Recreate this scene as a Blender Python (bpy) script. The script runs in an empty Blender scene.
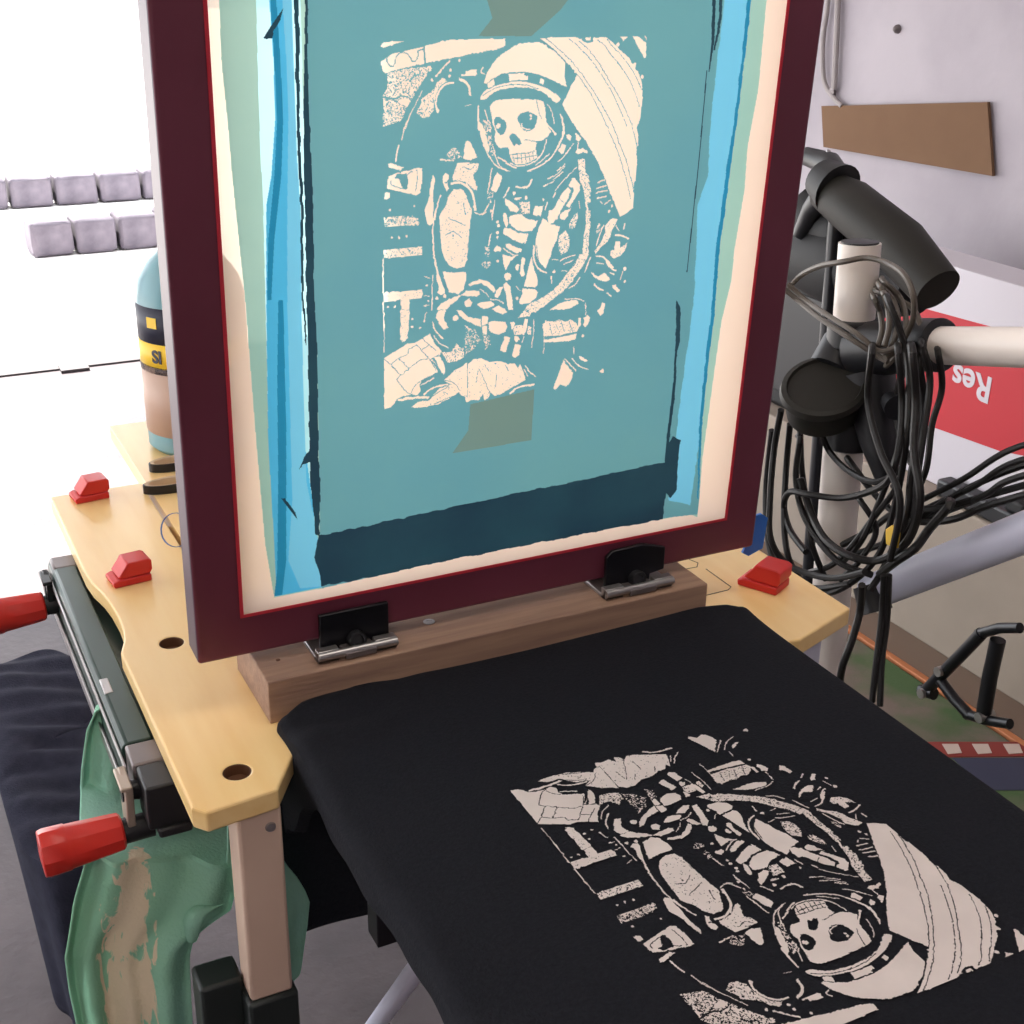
import bpy, bmesh, math, random
import numpy as np
from mathutils import Vector, Matrix

# ---------------------------------------------------------------- camera
# world: X along the hinge line of the screen, Y away from the camera, Z up; origin = lower left front corner of the frame
YAW, PITCH, ROLL = 0.4666, 0.4085, 0.0152
CAM = np.array([-0.1829, -0.8830, 0.5067]); FPX = 1330.5
def _axes():
    cy, sy, cp, sp, cr, sr = math.cos(YAW), math.sin(YAW), math.cos(PITCH), math.sin(PITCH), math.cos(ROLL), math.sin(ROLL)
    f = np.array([sy*cp, cy*cp, -sp]); r = np.array([cy, -sy, 0.0]); u = np.cross(r, f)
    return cr*r+sr*u, -sr*r+cr*u, f
AR, AU, AF = _axes()
SC = bpy.context.scene
COL = SC.collection
cam = bpy.data.cameras.new('camera'); cam.sensor_width = 36; cam.lens = 36*FPX/1024; cam.clip_start = .01; cam.clip_end = 200
co = bpy.data.objects.new('camera', cam); COL.objects.link(co)
M = Matrix.Identity(4)
for i in range(3):
    M[i][0] = AR[i]; M[i][1] = AU[i]; M[i][2] = -AF[i]; M[i][3] = CAM[i]
co.matrix_world = M
SC.camera = co
# ---------------------------------------------------------------- light
SC.view_settings.view_transform = 'Standard'; SC.view_settings.look = 'None'
SC.view_settings.gamma = 1; SC.view_settings.use_curve_mapping = False
SC.view_settings.exposure = -0.12
W = bpy.data.worlds.new('sky'); SC.world = W; W.use_nodes = True
bg = W.node_tree.nodes['Background']; bg.inputs[0].default_value = (.93, .96, 1, 1); bg.inputs[1].default_value = 4.3
sun = bpy.data.lights.new('sun', 'SUN'); sun.energy = 19; sun.angle = .02; sun.color = (1, .95, .88)
so = bpy.data.objects.new('sun', sun); COL.objects.link(so)
so.rotation_euler = Vector((.16, -.60, -.69)).to_track_quat('-Z', 'Y').to_euler()
lamp = bpy.data.lights.new('added_fill_light', 'AREA'); lamp.energy = 8; lamp.shape = 'RECTANGLE'; lamp.size = 1.2; lamp.size_y = .5; lamp.color = (1, .9, .78)  # added warm area light above the bench, brightens the print; no real fixture
lo = bpy.data.objects.new('added_fill_light', lamp); COL.objects.link(lo); lo.location = (.35, -.35, 1.6)
lamp2 = lamp.copy(); lamp2.energy = 26; lo2 = bpy.data.objects.new('added_fill_light', lamp2); COL.objects.link(lo2); lo2.location = (-1.3, -2.1, 1.6)  # added front fill behind the camera, lifts the frame front and bench legs

# ---------------------------------------------------------------- helpers
def ray(x, y): return AF + AR*(x-512)/FPX - AU*(y-512)/FPX
def pz(x, y, z): d = ray(x, y); return CAM + d*(z-CAM[2])/d[2]
def py(x, y, v): d = ray(x, y); return CAM + d*(v-CAM[1])/d[1]
def px(x, y, v): d = ray(x, y); return CAM + d*(v-CAM[0])/d[0]
TILT = 0.0539
def pf(x, y):            # point of the raised screen's front plane: u along, v up the frame
    d = ray(x, y); n = np.array([0, math.cos(TILT), math.sin(TILT)])
    p = CAM - d*(CAM@n)/(d@n)
    return p[0], p[2]/math.cos(TILT)
def s2l(c):
    c = c/255.0
    return c/12.92 if c <= .04045 else ((c+.055)/1.055)**2.4
def rgb(r, g, b): return (s2l(r), s2l(g), s2l(b), 1)
MATS = {}
def mat(name, col, rough=.6, metal=0, col2=None, scale=20, amt=.5, bump=0, bscale=200, stretch=None, spec=.5, trans=0, transp=0, detail=5):
    m = bpy.data.materials.new(name); m.use_nodes = True; nt = m.node_tree; N = nt.nodes; L = nt.links
    b = N['Principled BSDF']; b.inputs['Roughness'].default_value = rough; b.inputs['Metallic'].default_value = metal
    b.inputs['Base Color'].default_value = col; b.inputs['Specular IOR Level'].default_value = spec
    src = None
    if col2 is not None or bump:
        tc = N.new('ShaderNodeTexCoord'); mp = N.new('ShaderNodeMapping'); L.new(tc.outputs['Object'], mp.inputs[0])
        if stretch: mp.inputs['Scale'].default_value = stretch
    if col2 is not None:
        n = N.new('ShaderNodeTexNoise'); n.inputs['Scale'].default_value = scale; n.inputs['Detail'].default_value = detail
        L.new(mp.outputs[0], n.inputs['Vector'])
        r = N.new('ShaderNodeValToRGB'); r.color_ramp.elements[0].position = .5-.5*amt*.6; r.color_ramp.elements[1].position = .5+.5*amt*.6
        r.color_ramp.elements[0].color = col; r.color_ramp.elements[1].color = col2
        L.new(n.outputs['Fac'], r.inputs[0]); L.new(r.outputs[0], b.inputs['Base Color']); src = r.outputs[0]
    if bump:
        n2 = N.new('ShaderNodeTexNoise'); n2.inputs['Scale'].default_value = bscale; n2.inputs['Detail'].default_value = 4
        L.new(mp.outputs[0], n2.inputs['Vector'])
        bp = N.new('ShaderNodeBump'); bp.inputs['Strength'].default_value = bump; bp.inputs['Distance'].default_value = .002
        L.new(n2.outputs['Fac'], bp.inputs['Height']); L.new(bp.outputs[0], b.inputs['Normal'])
    out = N['Material Output']; last = b.outputs[0]
    if trans:
        t = N.new('ShaderNodeBsdfTranslucent'); t.inputs[0].default_value = col
        if src: L.new(src, t.inputs[0])
        mx = N.new('ShaderNodeMixShader'); mx.inputs[0].default_value = trans; L.new(last, mx.inputs[1]); L.new(t.outputs[0], mx.inputs[2]); last = mx.outputs[0]
    if transp:
        t = N.new('ShaderNodeBsdfTransparent'); mx = N.new('ShaderNodeMixShader'); mx.inputs[0].default_value = transp
        t.inputs[0].default_value = tuple(min(1, .35+.8*c) for c in col[:3])+(1,)
        L.new(last, mx.inputs[1]); L.new(t.outputs[0], mx.inputs[2]); last = mx.outputs[0]
    L.new(last, out.inputs[0])
    MATS[name] = m
    return m

class B:
    """collects vertices and faces of ONE mesh"""
    def __init__(s): s.v = []; s.f = []
    def add(s, v, f):
        o = len(s.v); s.v += [tuple(map(float, p)) for p in v]; s.f += [tuple(i+o for i in q) for q in f]; return s
    def box(s, x0, x1, y0, y1, z0, z1, R=None, o=None):
        v = [(x, y, z) for z in (z0, z1) for x, y in ((x0, y0), (x1, y0), (x1, y1), (x0, y1))]
        if R is not None: v = [tuple(R @ Vector(p)+Vector(o or (0, 0, 0))) for p in v]
        return s.add(v, [(3, 2, 1, 0), (4, 5, 6, 7), (0, 1, 5, 4), (1, 2, 6, 5), (2, 3, 7, 6), (3, 0, 4, 7)])
    def prism(s, poly, a, b, ax='z'):
        """poly of 2D points extruded between a and b along ax"""
        def P(p, t): return {'z': (p[0], p[1], t), 'y': (p[0], t, p[1]), 'x': (t, p[0], p[1])}[ax]
        n = len(poly); v = [P(p, a) for p in poly]+[P(p, b) for p in poly]
        f = [tuple(range(n-1, -1, -1)), tuple(range(n, 2*n))]+[(i, (i+1) % n, (i+1) % n+n, i+n) for i in range(n)]
        return s.add(v, f)
    def tube(s, pts, r, n=12, cap=True, closed=False, flat=1.0):
        pts = [np.array(p, float) for p in pts]; m = len(pts)
        rr = r if hasattr(r, '__len__') else [r]*m
        T = []
        for i in range(m):
            a = pts[(i-1) % m] if (closed or i) else pts[i]; b = pts[(i+1) % m] if (closed or i < m-1) else pts[i]
            t = b-a; T.append(t/(np.linalg.norm(t)+1e-12))
        ref = np.array([0, 0, 1.0]) if abs(T[0][2]) < .9 else np.array([1.0, 0, 0])
        nn = np.cross(T[0], ref); nn /= np.linalg.norm(nn)
        v = []
        for i in range(m):
            nn = nn - T[i]*(nn@T[i]); nn /= np.linalg.norm(nn)+1e-12; bb = np.cross(T[i], nn)
            for k in range(n):
                a = 2*math.pi*k/n
                v.append(pts[i]+rr[i]*(math.cos(a)*nn+flat*math.sin(a)*bb))
        f = []
        for i in range(m if closed else m-1):
            j = (i+1) % m
            for k in range(n): k2 = (k+1) % n; f.append((i*n+k, i*n+k2, j*n+k2, j*n+k))
        if cap and not closed: f += [tuple(range(n-1, -1, -1)), tuple((m-1)*n+k for k in range(n))]
        return s.add(v, f)
    def lathe(s, prof, o, axis=(0, 0, 1), n=32, sx=1, sy=1):
        """prof: list of (radius, height)"""
        q = Vector((0, 0, 1)).rotation_difference(Vector(axis).normalized()); o = Vector(o); v = []
        for r, h in prof:
            for k in range(n):
                a = 2*math.pi*k/n; v.append(tuple(o+q @ Vector((r*math.cos(a)*sx, r*math.sin(a)*sy, h))))
        m = len(prof); f = [(i*n+k, i*n+(k+1) % n, (i+1)*n+(k+1) % n, (i+1)*n+k) for i in range(m-1) for k in range(n)]
        if prof[0][0] > 1e-6: f.append(tuple(range(n-1, -1, -1)))
        if prof[-1][0] > 1e-6: f.append(tuple((m-1)*n+k for k in range(n)))
        return s.add(v, f)
    def grid(s, P):
        """P: array (a,b,3)"""
        a, b = P.shape[:2]
        return s.add(P.reshape(-1, 3).tolist(), [(i*b+j, i*b+j+1, (i+1)*b+j+1, (i+1)*b+j) for i in range(a-1) for j in range(b-1)])
    def make(s, name, m, parent=None, bevel=0, seg=2, smooth=None, solid=0, sub=0, label=None):
        me = bpy.data.meshes.new(name); me.from_pydata(s.v, [], s.f); me.validate(); me.update()
        bm = bmesh.new(); bm.from_mesh(me); 
        if len(bm.faces) < 60000: bmesh.ops.recalc_face_normals(bm, faces=bm.faces)
        bm.to_mesh(me); bm.free()
        o = bpy.data.objects.new(name, me); COL.objects.link(o)
        me.materials.append(MATS[m] if isinstance(m, str) else m)
        if parent is not None: o.parent = parent
        if solid:
            k = o.modifiers.new('s', 'SOLIDIFY'); k.thickness = solid; k.offset = 0
        if bevel:
            k = o.modifiers.new('b', 'BEVEL'); k.width = bevel; k.segments = seg; k.limit_method = 'ANGLE'; k.angle_limit = math.radians(40)
        if sub:
            k = o.modifiers.new('ss', 'SUBSURF'); k.levels = k.render_levels = sub
        if smooth is None: smooth = True
        if smooth:
            me.shade_smooth()
            try: me.set_sharp_from_angle(angle=math.radians(38))
            except Exception: pass
        if label: o['label'] = label
        return o
def tag(o, label, cat, group=None):
    o['label'] = label; o['category'] = cat
    if group: o['group'] = group
    return o
def thing(name, label, cat, loc=(0, 0, 0), group=None):
    o = bpy.data.objects.new(name, None); COL.objects.link(o); o.empty_display_size = .02
    o.location = loc
    return tag(o, label, cat, group)
def struct(o): o['kind'] = 'structure'; return o
def smooth_path(P, n=8, closed=False):
    P = [np.array(p, float) for p in P]; m = len(P); out = []
    for i in range(m if closed else m-1):
        if closed: a, b, c, d = P[(i-1) % m], P[i], P[(i+1) % m], P[(i+2) % m]
        else: a, b, c, d = P[max(i-1, 0)], P[i], P[i+1], P[min(i+2, m-1)]
        for k in range(n):
            t = k/n
            out.append(.5*((2*b)+(-a+c)*t+(2*a-5*b+4*c-d)*t*t+(-a+3*b-3*c+d)*t**3))
    if not closed: out.append(P[-1])
    return out
RS = np.random.RandomState(7)
def vnoise(h, w, cell, seed):
    """smooth random field h x w with feature size cell (pixels)"""
    r = np.random.RandomState(seed); gh, gw = int(h/cell)+3, int(w/cell)+3; g = r.rand(gh, gw)
    y = np.arange(h)/cell; x = np.arange(w)/cell; yi = y.astype(int); xi = x.astype(int); fy = (y-yi)[:, None]; fx = (x-xi)[None]
    fy = fy*fy*(3-2*fy); fx = fx*fx*(3-2*fx)
    a = g[yi][:, xi]; b = g[yi][:, xi+1]; c = g[yi+1][:, xi]; d = g[yi+1][:, xi+1]
    return (a*(1-fx)+b*fx)*(1-fy)+(c*(1-fx)+d*fx)*fy

# ---------------------------------------------------------------- materials
mat('concrete', rgb(72, 63, 68), .55, col2=rgb(96, 86, 90), scale=5, bump=.6, bscale=60)
mat('driveway', rgb(225, 222, 220), .9, col2=rgb(238, 236, 232), scale=2)
mat('wall', rgb(160, 153, 161), .85, col2=rgb(178, 171, 178), scale=3, bump=.3, bscale=40)
mat('ceiling', rgb(200, 196, 196), .9)
mat('dark_strip', rgb(70, 64, 66), .6)
mat('stone', rgb(92, 86, 96), .9, col2=rgb(118, 110, 120), scale=9, bump=.8, bscale=30)
mat('bench_wood', rgb(240, 198, 130), .3, col2=rgb(250, 218, 158), scale=5, stretch=(9, 1.2, 9), amt=.9)
mat('batten_wood', rgb(142, 112, 96), .7, col2=rgb(166, 134, 112), scale=9, stretch=(1, 14, 14), bump=.2, bscale=30)
mat('wood_ring', rgb(98, 62, 38), .7)
mat('green_steel', rgb(28, 56, 50), .35, 0)
mat('black_plastic', rgb(24, 24, 28), .45)
mat('black_rubber', rgb(20, 20, 22), .6)
mat('black_steel', rgb(18, 18, 24), .35, .2)
mat('steel', rgb(176, 172, 172), .32, .85)
mat('grey_steel', rgb(120, 112, 112), .4, .6)
mat('crank_steel', rgb(176, 160, 146), .4, .4)
mat('leg_steel', rgb(214, 186, 168), .5, 0, col2=rgb(204, 176, 158), scale=8)
mat('dark_green_sleeve', rgb(26, 34, 34), .5)
mat('red_plastic', rgb(206, 44, 34), .35)
mat('peg_red', rgb(206, 40, 36), .45)
mat('maroon', rgb(104, 46, 62), .4, .1, col2=rgb(112, 52, 70), scale=6, spec=.5)
mat('frame_side', rgb(84, 66, 78), .45, .2)
mat('glue_red', rgb(226, 66, 84), .6, trans=.4)
mat('fabric', rgb(252, 230, 208), .7, trans=.72, transp=.10)
mat('emulsion', rgb(108, 172, 184), .5, col2=rgb(116, 178, 184), scale=6, trans=.5)
mat('emulsion_thin', rgb(170, 212, 196), .5, col2=rgb(160, 206, 192), scale=10, trans=.6, transp=.02)
mat('emulsion_pale', rgb(178, 236, 244), .5, trans=.7, transp=.08)
mat('tape_blue', rgb(84, 190, 232), .35, trans=.6)
mat('tape_deep', rgb(44, 150, 192), .35, trans=.5)
mat('tape_light', rgb(120, 202, 232), .35, trans=.65)
mat('stencil_ink', rgb(38, 68, 86), .4, col2=rgb(46, 84, 98), scale=12, trans=.4)
mat('masking_tape', rgb(120, 152, 144), .6, trans=.55)
mat('shirt_black', rgb(26, 27, 33), .95, col2=rgb(31, 32, 38), scale=300, bump=.5, bscale=500, spec=.15)
mat('shirt_navy', rgb(50, 51, 66), .95, col2=rgb(43, 44, 58), scale=60, bump=.4, bscale=400, spec=.15)
mat('print_ink', rgb(226, 214, 210), .6, col2=rgb(216, 204, 200), scale=30)
mat('tube_white', rgb(228, 218, 210), .35)
mat('tube_lilac', rgb(204, 204, 222), .4)
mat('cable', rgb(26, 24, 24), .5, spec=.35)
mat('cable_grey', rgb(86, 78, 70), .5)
mat('pad_black', rgb(38, 36, 32), .55, spec=.3)
mat('cardboard', rgb(110, 80, 56), .85, col2=rgb(116, 86, 61), scale=8)
mat('carton_white', rgb(206, 200, 208), .6)
mat('carton_red', rgb(190, 36, 48), .6)
mat('cabinet', rgb(146, 134, 122), .7, col2=rgb(156, 143, 130), scale=6)
mat('cabinet_plinth', rgb(104, 84, 70), .8)
mat('orange_edge', rgb(190, 120, 78), .7)
mat('rug_green', rgb(74, 98, 60), .95, col2=rgb(118, 104, 96), scale=7, amt=.35, bump=.6, bscale=300)
mat('rug_red', rgb(140, 56, 50), .95); mat('rug_cream', rgb(206, 186, 176), .95); mat('rug_navy', rgb(60, 62, 84), .95)
mat('bottle', rgb(150, 196, 206), .25, trans=.35)
mat('label_dark', rgb(34, 36, 58), .5); mat('label_yellow', rgb(250, 206, 50), .5); mat('label_tan', rgb(196, 164, 146), .5)
mat('scissor_tan', rgb(206, 180, 150), .5)
mat('blue_tape', rgb(40, 112, 206), .5)
mat('yellow_tag', rgb(212, 172, 50), .5)
mat('pencil', rgb(84, 74, 66), .8); mat('pen_blue', rgb(90, 110, 160), .8)
mat('wall_cable', rgb(160, 152, 152), .6)
def green_mat():
    m = mat('green_cotton', rgb(162, 214, 198), .95, col2=rgb(146, 202, 170), scale=6, bump=.5, bscale=300, spec=.1)
    nt = m.node_tree; N = nt.nodes; L = nt.links; b = N['Principled BSDF']
    old = b.inputs['Base Color'].links[0].from_socket
    at = N.new('ShaderNodeAttribute'); at.attribute_name = 'paint'
    tc = N.new('ShaderNodeTexCoord'); mp = N.new('ShaderNodeMapping'); mp.inputs['Scale'].default_value = (60, 60, 14)
    n = N.new('ShaderNodeTexNoise'); n.inputs['Scale'].default_value = 1.6; n.inputs['Detail'].default_value = 6; n.inputs['Distortion'].default_value = 1.2
    L.new(tc.outputs['Object'], mp.inputs[0]); L.new(mp.outputs[0], n.inputs['Vector'])
    ad = N.new('ShaderNodeMath'); ad.operation = 'MULTIPLY_ADD'; ad.inputs[1].default_value = .62; L.new(at.outputs['Fac'], ad.inputs[0]); L.new(n.outputs['Fac'], ad.inputs[2])
    r = N.new('ShaderNodeValToRGB'); r.color_ramp.elements[0].position = .93; r.color_ramp.elements[1].position = .97
    L.new(ad.outputs[0], r.inputs[0])
    mx = N.new('ShaderNodeMix'); mx.data_type = 'RGBA'; mx.inputs[7].default_value = rgb(232, 218, 190)
    L.new(r.outputs[0], mx.inputs[0]); L.new(old, mx.inputs[6]); L.new(mx.outputs[2], b.inputs['Base Color'])
green_mat()

# ---------------------------------------------------------------- structure
FZ = -.83; BT = -.047        # floor, bench top
WX = 1.95; DY = 3.6
struct(B().box(-2.6, WX, -3.2, DY, FZ-.1, FZ).make('floor', 'concrete', smooth=False))
struct(B().box(-14, 16, DY, 26, FZ-.1, FZ-.004).box(-14, -2.6, -3.4, DY, FZ-.1, FZ-.004).make('driveway', 'driveway', smooth=False))
struct(B().box(WX, WX+.15, -3.2, DY+.1, FZ, 1.65).make('wall_right', 'wall', smooth=False))
struct(B().box(-2.75, -2.6, -3.2, .4, FZ, 1.65).make('wall_left', 'wall', smooth=False))
struct(B().box(-2.6, WX, -3.35, -3.2, FZ, 1.65).make('wall_front', 'wall', smooth=False))
struct(B().box(-2.6, -1.9, DY, DY+.12, FZ, 1.65).box(1.6, WX, DY, DY+.12, FZ, 1.65).box(-1.9, 1.6, DY, DY+.12, 1.35, 1.65).make('wall_back', 'wall', smooth=False))
struct(B().box(-2.75, WX+.15, -3.35, DY+.12, 1.65, 1.75).make('ceiling', 'ceiling', smooth=False))
struct(B().box(-1.9, 1.6, DY-.05, DY-.01, FZ, FZ+.006).box(.37, .46, DY-.09, DY-.02, FZ, FZ+.01).make('trim_1', 'dark_strip', smooth=False))
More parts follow.
